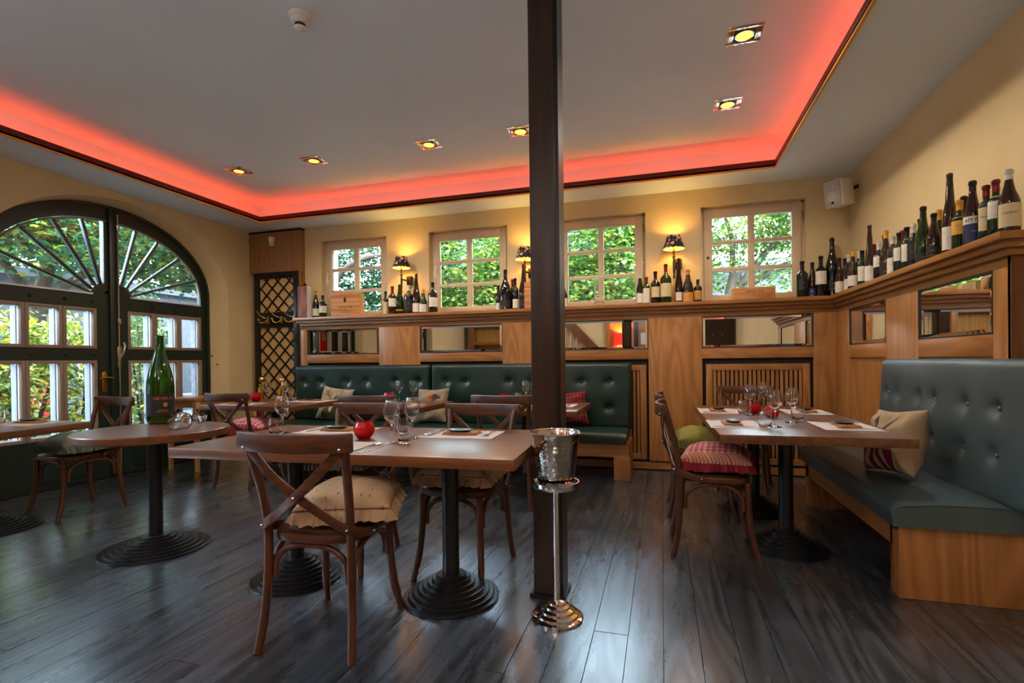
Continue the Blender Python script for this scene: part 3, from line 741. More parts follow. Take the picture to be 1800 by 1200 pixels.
# ================================================================== PAINTED CLOTH (cushions)
_mc, _nt, _b = _new('printed_cloth'); _b.inputs['Roughness'].default_value = .9
_at = N(_nt, 'ShaderNodeAttribute'); _at.attribute_name = 'Col'; _nt.links.new(_at.outputs['Color'], _b.inputs['Base Color'])
_tx = N(_nt, 'ShaderNodeTexCoord'); _nn = N(_nt, 'ShaderNodeTexNoise'); _nn.inputs['Scale'].default_value = 350; _nt.links.new(_tx.outputs['Object'], _nn.inputs['Vector'])
_bp = N(_nt, 'ShaderNodeBump'); _bp.inputs['Strength'].default_value = .3; _bp.inputs['Distance'].default_value = .002; _nt.links.new(_nn.outputs[0], _bp.inputs['Height']); _nt.links.new(_bp.outputs[0], _b.inputs['Normal'])
def pillow(name, w, h, t, paint, n=70, parent=None, wr=.004, seed=1, pinch=.05, pw=2.7):
    """soft square cushion lying in local xy, puffed along z; paint(u, v, top) -> linear colour"""
    rg = random.Random(seed); ph = [rg.uniform(0, 6) for _ in range(6)]
    P = []; F = []; C_ = []
    for s in (1, -1):
        for j in range(n+1):
            for i in range(n+1):
                u, v = 2*i/n-1, 2*j/n-1
                x = w/2*u*(1-pinch*(1-v*v)*abs(u)); y = h/2*v*(1-pinch*(1-u*u)*abs(v))
                k = max(0, 1-abs(u)**pw)**.52*max(0, 1-abs(v)**pw)**.52
                z = s*t/2*k+wr*k**.5*(math.sin(5*u+ph[0]+3*v)+.6*math.sin(9*v-4*u+ph[1])+.4*math.sin(14*u+ph[2]))
                P.append((x, y, z)); C_.append(paint(u, v, s > 0))
    q = (n+1)**2
    for j in range(n):
        for i in range(n):
            a = j*(n+1)+i; F.append((a, a+1, a+n+2, a+n+1)); a += q; F.append((a+n+1, a+n+2, a+1, a))
    me = bpy.data.meshes.new(name); me.from_pydata(P, [], F)
    ca = me.color_attributes.new('Col', 'FLOAT_COLOR', 'POINT')
    for i, c_ in enumerate(C_): ca.data[i].color = (c_[0], c_[1], c_[2], 1)
    bm = bmesh.new(); bm.from_mesh(me); bmesh.ops.remove_doubles(bm, verts=bm.verts, dist=1e-5); bm.to_mesh(me); bm.free()
    return mobj(name, me, 'printed_cloth', parent, smooth=70)
L3 = lambda h: lin(h)[:3]
def mixc(a, b, f): return tuple(a[i]*(1-f)+b[i]*f for i in range(3))
def dots(u, v, base, dot, step, r, seed):
    i, j = math.floor(u/step), math.floor(v/step); rg = random.Random(i*91+j*17+seed)
    cx, cy = (i+.25+.5*rg.random())*step, (j+.25+.5*rg.random())*step
    return dot if (u-cx)**2+(v-cy)**2 < r*r else base
def p_beige(u, v, s): return dots(u, v, L3('#bd9d7c'), L3('#5a2018'), .23, .02, 3)
def p_red(u, v, s):
    if max(abs(u), abs(v)) > .80: return L3('#b98d70') if math.sin(60*(u+v)) > 0 else L3('#8d3a34')
    a = (math.sin(u*38) > 0)+(math.sin(v*38) > 0)
    return [L3('#8c2630'), L3('#a04a4c'), L3('#b88c86')][a]
def p_pink(u, v, s):
    a = (math.sin(u*34) > 0)+(math.sin(v*34) > 0); return [L3('#a52a3c'), L3('#c06a74'), L3('#d8b0b0')][a]
def p_sage(u, v, s): return L3('#5f6a58') if max(abs(u), abs(v)) < .8 else L3('#6f7266')
def p_olive(u, v, s): return L3('#8a8236') if (math.sin(u*45)*math.sin(v*45)) > -.2 else L3('#6f6a2c')
def p_patch(u, v, s):
    i, j = int((u+1)*1.5), int((v+1)*1.5); k = (i+2*j) % 4
    if k == 0: return L3('#3a2a2c') if math.sin(u*60) > 0 else L3('#a89a8c')
    if k == 1: return dots(u, v, L3('#a89c88'), L3('#2e2622'), .24, .075, 8)
    if k == 2: return mixc(L3('#9a8880'), L3('#5a3a3a'), .8*(math.sin(u*40) > .6)+.2*(math.sin(v*40) > .6))
    return L3('#8a8278')
def ruffle(parent, w, h, wid, mat, drop=.03, z=0., n=480, seed=2):
    rg = random.Random(seed); P = []; F = []
    per = 2*(w+h)
    for k in range(n):
        s = per*k/n
        if s < w: x, y, nx, ny = -w/2+s, -h/2, 0, -1
        elif s < w+h: x, y, nx, ny = w/2, -h/2+s-w, 1, 0
        elif s < 2*w+h: x, y, nx, ny = w/2-(s-w-h), h/2, 0, 1
        else: x, y, nx, ny = -w/2, h/2-(s-2*w-h), -1, 0
        c_ = .96; pin = 1-.05*(1-(2*(x/w if ny else y/h))**2)
        if ny: y *= pin
        else: x *= pin
        ph = 2*PI*k/11+1.6*math.sin(k*.21)+.9*math.sin(k*.093); cr = .5+.5*max(abs(2*x/w)*abs(2*y/h), 0)**6
        for q in range(4):
            f = q/3; L_ = wid*f*(.9+.2*math.sin(k*.071)+.1*math.sin(k*.19)); 
            wv = .5*wid*f+.009*f**.7*math.sin(ph); P.append((x*c_+nx*wv+(1 if ny else 0)*.005*f*math.cos(ph), y*c_+ny*wv+(1 if nx else 0)*.005*f*math.cos(ph), z-drop*f**1.25*(1+.12*math.sin(k*.05))+.003*f*math.sin(k*.4)))
    for k in range(n):
        k2 = (k+1) % n
        for q in range(3): F.append((k*4+q, k2*4+q, k2*4+q+1, k*4+q+1))
    ob = MB().add(P, F).build('ruffle', mat, parent, smooth=80, recalc=False)
    return ob
plain('ruffle_beige', '#b89876', .9, bump=.2, bscale=200); plain('ruffle_red', '#7e101a', .9, bump=.5, bscale=300); plain('ruffle_sage', '#57604c', .9); plain('ruffle_olive', '#5a5a24', .9)
plain('ruffle_dark', '#4a4028', .9, bump=.6, bscale=400); plain('stitch_red', '#6a2420', .9); plain('ruffle_teal', '#4f8a78', .9)
def seat_cushion(paint, rmat, loc, rz, label, size=.395, t=.165, seed=1, stitch=True):
    r = empty('seat_cushion', loc, rz); tag(r, label, 'cushion', 'cushions on the chairs')
    c_ = pillow('cover', size, size, t, paint, 80, r, wr=.003, seed=seed); c_.location.z = t/2-.004
    f = ruffle(r, size, size, .058, rmat, drop=.05, z=t/2-.006, seed=seed)
    if stitch:
        n = 60; P = []
        for k in range(4):
            for i in range(15):
                s = -1+2*i/15; u, v = [(s, -1), (1, s), (-s, 1), (-1, -s)][k]; u *= .985; v *= .985
                P.append((size/2*u*(1-.05*(1-v*v)*abs(u)), size/2*v*(1-.05*(1-u*u)*abs(v)), t/2-.004))
        MB().tube(P, .0035, 6, closed=True).build('piping', 'stitch_red', r, smooth=60)
    return r

# ================================================================== CHAIRS
def make_chair():
    r = empty('dining_chair')
    for s in (-1, 1):
        MB().tube(spl([(s*.208, -.232, 0), (s*.196, -.203, .14), (s*.188, -.190, .30), (s*.185, -.188, .47), (s*.190, -.206, .62), (s*.204, -.250, .78), (s*.214, -.274, .862)], 4),
                  [.0165]*1+[.0175]*22+[.016]*2, 10).build('leg', 'chair_wood', r, smooth=60)
        MB().tube(spl([(s*.195, .242, 0), (s*.178, .205, .13), (s*.168, .186, .28), (s*.165, .182, .45)], 5), [.0155]*3+[.018]*13, 10).build('leg', 'chair_wood', r, smooth=60)
    # seat ring and woven middle
    out = []; n = 36
    for k in range(n):
        a = 2*PI*k/n; c_, s_ = math.cos(a), math.sin(a); e = .55
        x = .205*math.copysign(abs(c_)**e, c_); y = .205*math.copysign(abs(s_)**e, s_); x *= 1+.06*(y/.205); out.append((x, y))
    seat = MB().prism(out, .442, .478, 'z').build('seat', 'chair_wood_x', r, bevel=.008)
    MB().prism([(x*.80, y*.80) for x, y in out], .476, .482, 'z').build('woven_panel', 'cane', seat, bevel=.002)
    # top rail, bowed back
    P = []
    for i in range(13):
        u = -1+2*i/12; P.append((u*.248, -.318+.046*u*u, .862-.004*(1-u*u)))
    MB().ribbon(P, .074, .024, (0, 0, 1)).build('top_rail', 'chair_wood_x', r, bevel=.006)
    for s in (-1, 1):                     # crossed bands, running on to the side of the seat
        pts = spl([(-s*.202, -.276, .835), (-s*.09, -.282, .725), (0, -.268+.006*s, .645), (s*.10, -.238, .57), (s*.185, -.214, .512), (s*.214, -.12, .478), (s*.216, -.06, .466)], 4)
        MB().ribbon(pts, .036, .010, (0, 0, 1)).build('cross_band', 'chair_wood_x', r, bevel=.002)
        pts = []
        # bentwood arches below the seat: side, then front and back once
    def arch(a, b, z0=.285, z1=.428, name='brace'):
        a = Vector(a); b = Vector(b); pts = []
        d = (b-a); L_ = d.length; d.normalize(); rr_ = .13
        for z in (z0, z0+.05): pts.append((a.x, a.y, z))
        for k in range(1, 6): t = PI/2*k/5; pts.append(tuple(a+d*(rr_*(1-math.cos(t))))[:2]+(z0+.05+(z1-z0-.05)*math.sin(t),))
        for k in range(5, 0, -1): t = PI/2*k/5; pts.append(tuple(b-d*(rr_*(1-math.cos(t))))[:2]+(z0+.05+(z1-z0-.05)*math.sin(t),))
        for z in (z0+.05, z0): pts.append((b.x, b.y, z))
        MB().tube(pts, .0125, 8).build(name, 'chair_wood', r, smooth=60)
    arch((-.150, .165, 0), (.150, .165, 0)); arch((-.162, -.175, 0), (.162, -.175, 0))
    arch((-.180, -.16, 0), (-.170, .155, 0)); arch((.180, -.16, 0), (.170, .155, 0))
    bm_ = None
    for p_ in ((-.206, -.298, .838), (.206, -.298, .838), (0, -.284, .645), (-.188, -.223, .512), (.188, -.223, .512), (-.223, -.07, .468), (.223, -.07, .468)):
        if bm_ is None: bm_ = MB().lathe([(.0065, -.006), (.0065, .002), (.004, .005), (0, .006)], 10, M4=Matrix.Rotation(PI/2, 4, 'X')).build('bolt', 'steel', r, smooth=60)
        else: bm_ = bm_.copy(); col.objects.link(bm_)
        bm_.location = p_
        if abs(p_[0]) > .215: bm_.rotation_euler = (0, 0, math.copysign(PI/2, p_[0]))
    return r
m_, nt_, b_ = _new('cane'); b_.inputs['Roughness'].default_value = .7
_c = N(nt_, 'ShaderNodeTexChecker'); _c.inputs['Scale'].default_value = 160; _c.inputs[1].default_value = lin('#6a4226'); _c.inputs[2].default_value = lin('#2e190d')
_t = N(nt_, 'ShaderNodeTexCoord'); nt_.links.new(_t.outputs['Object'], _c.inputs['Vector']); nt_.links.new(_c.outputs[0], b_.inputs['Base Color'])
chair0 = make_chair(); used = [False]
def chair(x, y, deg, label):
    if used[0]: c_ = copy_tree(chair0)
    else: c_ = chair0; used[0] = True
    place(c_, (x, y, 0), math.radians(deg)); tag(c_, label, 'chair', 'cross-back bentwood chairs')
    return c_
D = math.radians
CH = [(-1.375, 1.905, 4, 'bentwood cross-back chair in the foreground with its back to the camera'),
      (-1.075, 2.675, 178, 'cross-back chair with beige dotted cushion facing the camera across the front table'),
      (-1.80, 2.63, 186, 'cross-back chair with patchwork cushion on the far side of the front table'),
      (-4.47, 2.90, 176, 'cross-back chair with sage green cushion in front of the arched door'),
      (-3.83, 4.00, 0, 'cross-back chair with red gingham cushion behind the round table'),
      (-2.31, 3.88, 4, 'cross-back chair at the middle banquette table, back to the camera'),
      (-1.21, 4.02, 5, 'cross-back chair without cushion at the banquette table left of the post'),
      (.285, 3.325, -90, 'cross-back chair with red gingham cushion at the right-hand table'),
      (.275, 4.13, -90, 'cross-back chair with olive green cushion at the right-hand table'),
      (.70, 4.98, 168, 'cross-back chair at the far end of the right-hand table by the grille')]
for a in CH: chair(*a)
def on(i, dx=0, dy=0): 
    x, y, d_, _ = CH[i]; a = D(d_); return (x+dx*math.cos(a)-dy*math.sin(a), y+dx*math.sin(a)+dy*math.cos(a), .4835)
seat_cushion(p_beige, 'ruffle_beige', on(0, .05, .055), D(22), 'beige cushion with tiny dark red motifs and ruffle on the foreground chair', seed=3)
seat_cushion(p_beige, 'ruffle_beige', on(1, 0, .03), D(2), 'beige dotted ruffled cushion on the chair behind the front table leg', seed=4)
seat_cushion(p_patch, 'ruffle_dark', on(2, 0, .03), D(10), 'patchwork cushion of stripes and dots on the chair across the front table', seed=5, t=.19, stitch=False)
seat_cushion(p_sage, 'ruffle_sage', on(3, -.07, .02), D(-8), 'sage green ruffled cushion on the chair before the arched door', seed=6, stitch=False)
seat_cushion(p_pink, 'ruffle_red', on(4, 0, .03), D(8), 'red and white gingham cushion on the chair behind the round table', seed=7, stitch=False)
seat_cushion(p_red, 'ruffle_red', on(7, 0, .03), D(-8), 'red gingham cushion with dark red dotted frill on the near right chair', seed=8, stitch=False)
seat_cushion(p_olive, 'ruffle_olive', on(8, 0, .02), D(4), 'olive green cushion on the farther chair at the right-hand table', seed=9, stitch=False)

# scatter pillows, prints painted into the cloth
def inpoly(x, y, P):
    c_ = False; j = len(P)-1
    for i in range(len(P)):
        if (P[i][1] > y) != (P[j][1] > y) and x < (P[j][0]-P[i][0])*(y-P[i][1])/(P[j][1]-P[i][1])+P[i][0]: c_ = not c_
        j = i
    return c_
def seg(x, y, a, b, w):
    dx, dy = b[0]-a[0], b[1]-a[1]; t = max(0, min(1, ((x-a[0])*dx+(y-a[1])*dy)/(dx*dx+dy*dy))); return math.hypot(x-a[0]-t*dx, y-a[1]-t*dy) < w
ANT = [((-.10, .12), (-.32, .35)), ((-.32, .35), (-.42, .62)), ((-.42, .62), (-.36, .85)), ((-.34, .40), (-.58, .48)), ((-.42, .6), (-.66, .72)), ((-.2, .22), (-.22, .48))]
def p_stag(u, v, s):
    lin_ = L3('#a08e72')
    if not s: return lin_
    au = abs(u); 
    if any(seg(-au, v, a, b, .022) for a, b in ANT): return L3('#2e2218')
    if inpoly(au, v, [(0, .16), (.10, .14), (.30, .16), (.26, .06), (.12, .02), (.10, -.12), (.06, -.26), (0, -.28)]): return L3('#5d4a34')
    if inpoly(au, v, [(0, -.22), (.13, -.28), (.10, -.52), (0, -.62)]): return L3('#c9bfae')
    if inpoly(au, v, [(0, -.3), (.16, -.26), (.42, -.42), (.58, -.98), (0, -.98)]): return L3('#3c4a22')
    return lin_
def p_robin(u, v, s):
    b = L3('#8c7a64')
    if not s: return b
    if inpoly(u, v, [(-.05, .42), (.12, .60), (.32, .62), (.5, .48), (.74, .34), (.5, .32), (.34, .14), (.1, .12), (-.02, .3)]):
        return L3('#a8481c') if u < .16 else L3('#3a2c22')
    if seg(u, v, (.2, .14), (.22, .02), .012) or seg(u, v, (-.3, .02), (.8, .0), .018) or (abs(v+.55) < .1 and abs(u) < .6 and math.sin(u*26)*math.sin(v*30+u*9) > .55): return L3('#4a3a2c')
    return b
def p_goat(u, v, s):
    b = L3('#9a8262')
    if not s: return b
    for P in ([(-.12, .08), (-.30, .50), (-.22, .80), (-.12, .55), (0, .12)], [(.06, .12), (.18, .5), (.46, .72), (.34, .42), (.16, .08)]):
        if inpoly(u, v, P): return L3('#3a2a2e')
    if inpoly(u, v, [(-.16, .1), (.2, .1), (.14, -.3), (0, -.42), (-.1, -.3)]): return L3('#9c8468')
    if v < -.38 and abs(u) < .62:
        return L3('#7a2030') if math.sin(u*16) > .1 else L3('#c8b69c')
    return b
def p_redpl(u, v, s): return L3('#7a1820') if math.sin(u*30)+math.sin(v*22) > -.6 else L3('#2c1010')
def scatter(paint, loc, face, rollv, w, label, t=.16, seed=1, h=None, n=110):
    f_ = Vector(face).normalized(); x_ = Vector((0, 0, 1)).cross(f_).normalized(); y_ = f_.cross(x_)
    mt_ = Matrix((x_, y_, f_)).transposed() @ Matrix.Rotation(D(rollv), 3, 'Z')
    r = empty('scatter_pillow', loc); r.rotation_euler = mt_.to_euler(); tag(r, label, 'pillow', 'scatter pillows on the benches')
    pillow('cover', w, h or w, t, paint, n, r, wr=.011, seed=seed, pinch=.09)
    MB().tube([(s_*w/2*.97*(1 if k < 2 else -1), 0, 0) for k, s_ in ((0, 1), (1, 1.004))], .004, 6).build('zip', 'linen', r)
    return r
scatter(p_stag, (-3.77, 5.255, .672), (.10, -.93, .33), -7, .41, 'linen pillow printed with a stag in a green jacket, on the long banquette', seed=2)
scatter(p_robin, (-2.50, 5.265, .668), (-.06, -.93, .33), 2, .40, 'linen pillow printed with a robin, near the middle of the banquette', seed=3)
scatter(p_goat, (1.30, 3.46, .668), (-.93, -.24, .27), 5, .38, 'linen pillow with a horned animal print, leaning on the grey-green bench', seed=4, t=.21)
scatter(p_redpl, (-.92, 5.27, .655), (.2, -.93, .33), 4, .36, 'dark red pillow on the banquette just right of the post', seed=5)
# ================================================================== TABLES
def base_profile(R, hgt, n=8, r0=.05):
    P = []; 
    for k in range(n):
        r = R+(r0-R)*k/n; z = hgt*k/n
        P += [(r, z), (r, z+hgt/n*.82), (r-.004, z+hgt/n)]
    return P+[(r0, hgt), (0, hgt)]
TT = .755
def table(x, y, sx, sy, bases, label, R=.235, bh=.115, rz=0, grain='x', thick=.048, rnd_=False, rcol=.041):
    t = tag(empty('dining_table', (x, y, 0), D(rz)), label, 'table')
    if rnd_: MB().lathe([(sx/2-.006, TT-thick), (sx/2, TT-thick+.006), (sx/2, TT-.006), (sx/2-.006, TT)], 64).build('tabletop', 'table_wood_'+grain, t, smooth=40)
    else: MB().box(-sx/2, sx/2, -sy/2, sy/2, TT-thick, TT).build('tabletop', 'table_wood_'+grain, t, bevel=.004)
    for bx_, by_ in bases:
        MB().lathe([(R+.001, 0), *base_profile(R, bh)], 48, (bx_, by_, 0)).build('base', 'iron', t, smooth=25)
        MB().lathe([(rcol, bh-.01), (rcol, TT-thick)], 28, (bx_, by_, 0)).build('column', 'iron', t, smooth=40)
        MB().box(bx_-.14, bx_+.14, by_-.14, by_+.14, TT-thick-.008, TT-thick-.001).build('plate', 'iron', t)
    return t
table(-1.475, 2.40, 1.74, .90, [(.46, -.10), (-.44, -.07)], 'rectangular wooden table on two stepped iron bases in the foreground', rz=3)
table(-3.10, 2.455, .83, .83, [(0, 0)], 'round wooden table on one wide stepped iron base, with the giant bottle on it', R=.30, bh=.085, rnd_=True)
table(-4.40, 2.11, .95, 1.05, [(-.20, .34)], 'wooden table cut off by the left edge of the picture', R=.30, bh=.085, grain='y', rz=7)
table(-3.90, 4.42, 1.10, .86, [(.0, .0)], 'wooden table at the left end of the banquette beside the brass posts')
table(-2.42, 4.42, .72, .86, [(.0, .05)], 'wooden table at the middle of the banquette')
table(-1.18, 4.44, 1.06, .86, [(0, 0)], 'wooden table at the banquette half hidden by the post')
table(.735, 3.83, .91, 1.80, [(-.02, -.38), (-.06, .41)], 'long wooden table on two stepped iron bases beside the grey-green bench', grain='y', rz=1)
# console by the arched door
c_ = tag(empty('console_table', (-5.03, 4.72, 0), 0), 'plain wooden console table between the arched door and the lattice screen', 'table')
MB().box(-.22, .22, -.44, .44, .765, .795).build('tabletop', 'oak_y', c_, bevel=.003)
for a in (-.20, .17):
    MB().box(a, a+.03, -.40, .40, .69, .765).build('apron', 'oak_y', c_)
for a in (-.40, .37): MB().box(-.17, .17, a, a+.03, .69, .765).build('apron', 'oak_x', c_)
for sx in (-1, 1):
    for sy in (-1, 1):
        m_ = MB(); x0, y0 = sx*.185, sy*.40
        m_.add([(x0-.017, y0-.017, 0), (x0+.017, y0-.017, 0), (x0+.017, y0+.017, 0), (x0-.017, y0+.017, 0), (x0-.027, y0-.027, .765), (x0+.027, y0-.027, .765), (x0+.027, y0+.027, .765), (x0-.027, y0+.027, .765)],
                [(3,2,1,0),(4,5,6,7),(0,1,5,4),(1,2,6,5),(2,3,7,6),(3,0,4,7)]); m_.build('leg', 'light_wood', c_)

# ================================================================== TABLEWARE
ZT = TT+.0008
protos = {}
def inst(key, maker, x, y, z, label, cat, group, rz=0):
    if key in protos: o = copy_tree(protos[key])
    else: o = protos[key] = maker()
    place(o, (x, y, z), rz); return tag(o, label, cat, group)
def mk_wine():
    r = empty('wine_glass')
    prof = [(0, 0), (.036, 0), (.037, .002), (.02, .005), (.006, .010), (.0042, .02), (.0042, .085), (.007, .096), (.022, .108), (.036, .125), (.0425, .148), (.0425, .165), (.037, .195), (.031, .218), (.0302, .218), (.036, .194), (.0413, .165), (.0413, .149), (.035, .127), (.021, .1105), (.004, .1005), (0, .1)]
    MB().lathe(prof, 28).build('glass', 'clear_glass', r, smooth=60, recalc=False); return r
def mk_tumbler():
    r = empty('tumbler')
    prof = [(0, 0), (.026, 0), (.030, .006), (.0365, .03), (.0385, .05), (.037, .075), (.032, .098), (.0312, .098), (.036, .075), (.0372, .05), (.0352, .031), (.028, .014), (0, .010)]
    MB().lathe(prof, 28).build('glass', 'clear_glass', r, smooth=60, recalc=False); return r
def mk_votive():
    r = empty('candle_glass')
    prof = [(0, 0), (.03, 0), (.036, .004), (.05, .025), (.056, .045), (.054, .066), (.044, .084), (.042, .092), (.0405, .092), (.042, .083), (.0515, .065), (.0535, .045), (.047, .026), (.03, .010), (0, .008)]
    MB().lathe(prof, 32).build('bowl', 'red_glass', r, smooth=60, recalc=False)
    MB().lathe([(.024, .012), (.024, .032), (0, .032)], 20).build('candle', 'wax', r, smooth=40); return r
def mk_mat(sx, sy):
    def f():
        r = empty('placemat'); MB().box(-sx/2, sx/2, -sy/2, sy/2, 0, .0012).build('sheet', 'paper', r)
        MB().box(sx/2-.05, sx/2-.02, -sy/2+.012, -sy/2+.018, .0012, .0015).build('print', 'ink', r); return r
    return f
def mk_napkin():
    r = empty('napkin')
    for k in range(3): MB().box(-.10+.004*k, .10-.003*k, -.055+.003*k, .055-.004*k, .002+.004*k, .0055+.004*k).build('fold', 'kraft', r, bevel=.0015)
    return r
def mk_dish():
    r = empty('bread_dish'); MB().lathe([(0, 0), (.04, 0), (.062, .009), (.064, .012), (.061, .012), (.04, .004), (0, .004)], 32, M4=Matrix.Diagonal((1.15, .72, 1, 1))).build('dish', 'dark_slate', r, smooth=50); return r
def mk_fork():
    r = empty('fork'); MB().ribbon(spl([(0, -.10, .002), (0, -.03, .006), (0, .03, .003)], 4), .008, .0022, (1, 0, 0)).build('handle', 'steel', r)
    h = MB().prism([(-.006, .03), (.006, .03), (.012, .05), (.012, .062), (-.012, .062), (-.012, .05)], .003, .005, 'z').build('neck', 'steel', r)
    for k in range(4): MB().bar((-.0105+.007*k, .06, .004), (-.0105+.007*k, .10, .008), .0035, .0018).build('tine', 'steel', r)
    return r
def mk_knife():
    r = empty('knife'); MB().ribbon(spl([(0, -.11, .003), (0, -.05, .004), (0, 0, .003)], 4), .012, .005, (1, 0, 0)).build('handle', 'steel', r, bevel=.001)
    MB().prism([(-.006, 0), (.006, 0), (.009, .06), (.004, .11), (-.006, .105)], .002, .0035, 'z').build('blade', 'chrome', r); return r
def mk_spoon():
    r = empty('spoon'); MB().ribbon(spl([(0, -.11, .002), (0, -.04, .006), (0, .025, .004)], 4), .008, .0024, (1, 0, 0)).build('handle', 'steel', r)
    P = []; F = []; n = 16
    for k in range(n):
        a = 2*PI*k/n
        for q, f in enumerate((.3, .7, 1.)): P.append((.019*f*math.cos(a), .055+.03*f*math.sin(a), .001+.006*f*f))
    P.append((0, .055, .001))
    for k in range(n):
        k2 = (k+1) % n; F += [(k*3, k2*3, 3*n), (k*3, k*3+1, k2*3+1, k2*3), (k*3+1, k*3+2, k2*3+2, k2*3+1)]
    MB().add(P, F).build('bowl', 'chrome', r, smooth=60); return r
GW, GT, GV = 'wine glasses on the tables', 'tumblers on the tables', 'red candle glasses on the tables'
def wine(x, y, lb): inst('wine', mk_wine, x, y, ZT, lb, 'wine glass', GW)
def tumb(x, y, lb): inst('tumb', mk_tumbler, x, y, ZT, lb, 'tumbler', GT)
def vot(x, y, lb, s=1.):
    o = inst('vot', mk_votive, x, y, ZT, lb, 'candle holder', GV); o.scale = (s, s, s)
# front table
wine(-1.30, 2.27, 'tall wine glass right of the red bowl on the front table, nearer one')
wine(-1.275, 2.44, 'tall wine glass right of the red bowl on the front table, farther one')
wine(-2.13, 2.47, 'wine glass at the left end of the front table')
tumb(-1.235, 2.285, 'tumbler in front of the two tall wine glasses on the front table')
tumb(-1.40, 2.56, 'tumbler behind the two tall wine glasses on the front table')
tumb(-2.095, 2.375, 'tumbler at the left end of the front table')
vot(-1.525, 2.375, 'large round red glass candle bowl in the middle of the front table')
def setting(x, y, deg, where, msize=(.42, .30), mat=True, nap=True, dish=True, fork=True, knife=True, spoon=False):
    a = D(deg); c, s = math.cos(a), math.sin(a)
    P = lambda u, v: (x+u*c-v*s, y+u*s+v*c)
    if mat: inst('mat%s' % (msize,), mk_mat(*msize), x, y, ZT, 'white paper placemat '+where, 'placemat', 'paper placemats', a)
    z = ZT+.0016
    if nap: inst('nap', mk_napkin, *P(0, -.01), z, 'folded brown napkin '+where, 'napkin', 'brown napkins', a)
    if dish: inst('dish', mk_dish, *P(.01, .0), z+.0145, 'dark oval dish '+where, 'dish', 'dark oval dishes', a)
    if fork: inst('fork', mk_fork, *P(-.155, -.02), z, 'steel fork '+where, 'fork', 'forks', a)
    if knife: inst('knife', mk_knife, *P(.15, -.01), z, 'steel knife '+where, 'knife', 'knives', a)
    if spoon: inst('spoon', mk_spoon, *P(.178, .01), z, 'steel spoon '+where, 'spoon', 'spoons', a)
setting(-1.50, 2.12, 3, 'at the near side of the front table', spoon=True, nap=False, dish=False, fork=False)
setting(-1.07, 2.63, 183, 'at the far side of the front table, nearest the post', spoon=True)
setting(-1.86, 2.62, 183, 'at the far side of the front table, left half')
# round table: giant bottle and two lying glasses
def lying(x, y, rz, lb):
    o = copy_tree(protos['wine']); o.location = (x, y, ZT+.0565); o.rotation_euler = Euler((D(92.5), 0, rz), 'XYZ'); o.scale = (1.35, 1.35, 1.35); tag(o, lb, 'wine glass', GW)
o1 = lying(-3.24, 2.72, D(-100), 'wine glass lying on its side next to the giant bottle')
o2 = lying(-3.00, 2.70, D(20), 'wine glass lying on the round table with its bowl towards the camera')
# right table
wine(.60, 3.93, 'wine glass behind the leftmost tumbler on the right-hand table'); wine(.755, 4.30, 'farthest wine glass on the right-hand table')
wine(.635, 3.29, 'nearest wine glass on the right-hand table, in front of the red bowls'); wine(.775, 3.53, 'rightmost wine glass on the right-hand table')
tumb(.565, 4.03, 'leftmost tumbler on the right-hand table'); tumb(.57, 3.23, 'nearest tumbler on the right-hand table'); tumb(.84, 3.66, 'rightmost tumbler on the right-hand table')
vot(.655, 4.09, 'red candle bowl on the right-hand table, farther of two', .8); vot(.715, 3.80, 'red candle bowl on the right-hand table, nearer of two', .8)
setting(.42, 4.22, -90, 'at the far left place of the right-hand table', (.40, .29)); setting(.42, 3.38, -90, 'at the near left place of the right-hand table', (.40, .29))
setting(1.02, 3.40, 90, 'at the near place beside the bench', (.40, .29)); setting(1.02, 4.25, 90, 'at the far place beside the bench', (.40, .29))
# banquette tables
vot(-4.24, 4.52, 'red candle bowl on the table beside the brass posts'); wine(-4.0, 4.42, 'wine glass in front of the right brass post'); wine(-3.80, 4.45, 'wine glass right of the brass posts on the left banquette table')
tumb(-3.83, 4.60, 'tumbler on the left banquette table'); setting(-3.62, 4.62, 180, 'at the banquette side of the left table'); setting(-4.12, 4.17, 0, 'at the chair side of the left banquette table')
vot(-2.70, 4.66, 'red candle bowl on the middle banquette table'); wine(-2.62, 4.74, 'wine glass on the middle banquette table, left one'); wine(-2.40, 4.62, 'wine glass on the middle banquette table, right one')
tumb(-2.71, 4.78, 'tumbler beside the red bowl on the middle banquette table'); setting(-2.38, 4.28, 0, 'on the middle banquette table')
vot(-1.44, 4.62, 'red candle bowl on the banquette table left of the post'); wine(-1.24, 4.66, 'wine glass on the banquette table left of the post'); tumb(-1.34, 4.74, 'tumbler on the banquette table left of the post')
setting(-.95, 4.50, 180, 'on the banquette table half hidden by the post')
# left table
tumb(-4.5, 2.42, 'tumbler at the left edge of the picture'); setting(-4.36, 2.52, 180, 'on the table at the left edge of the picture')

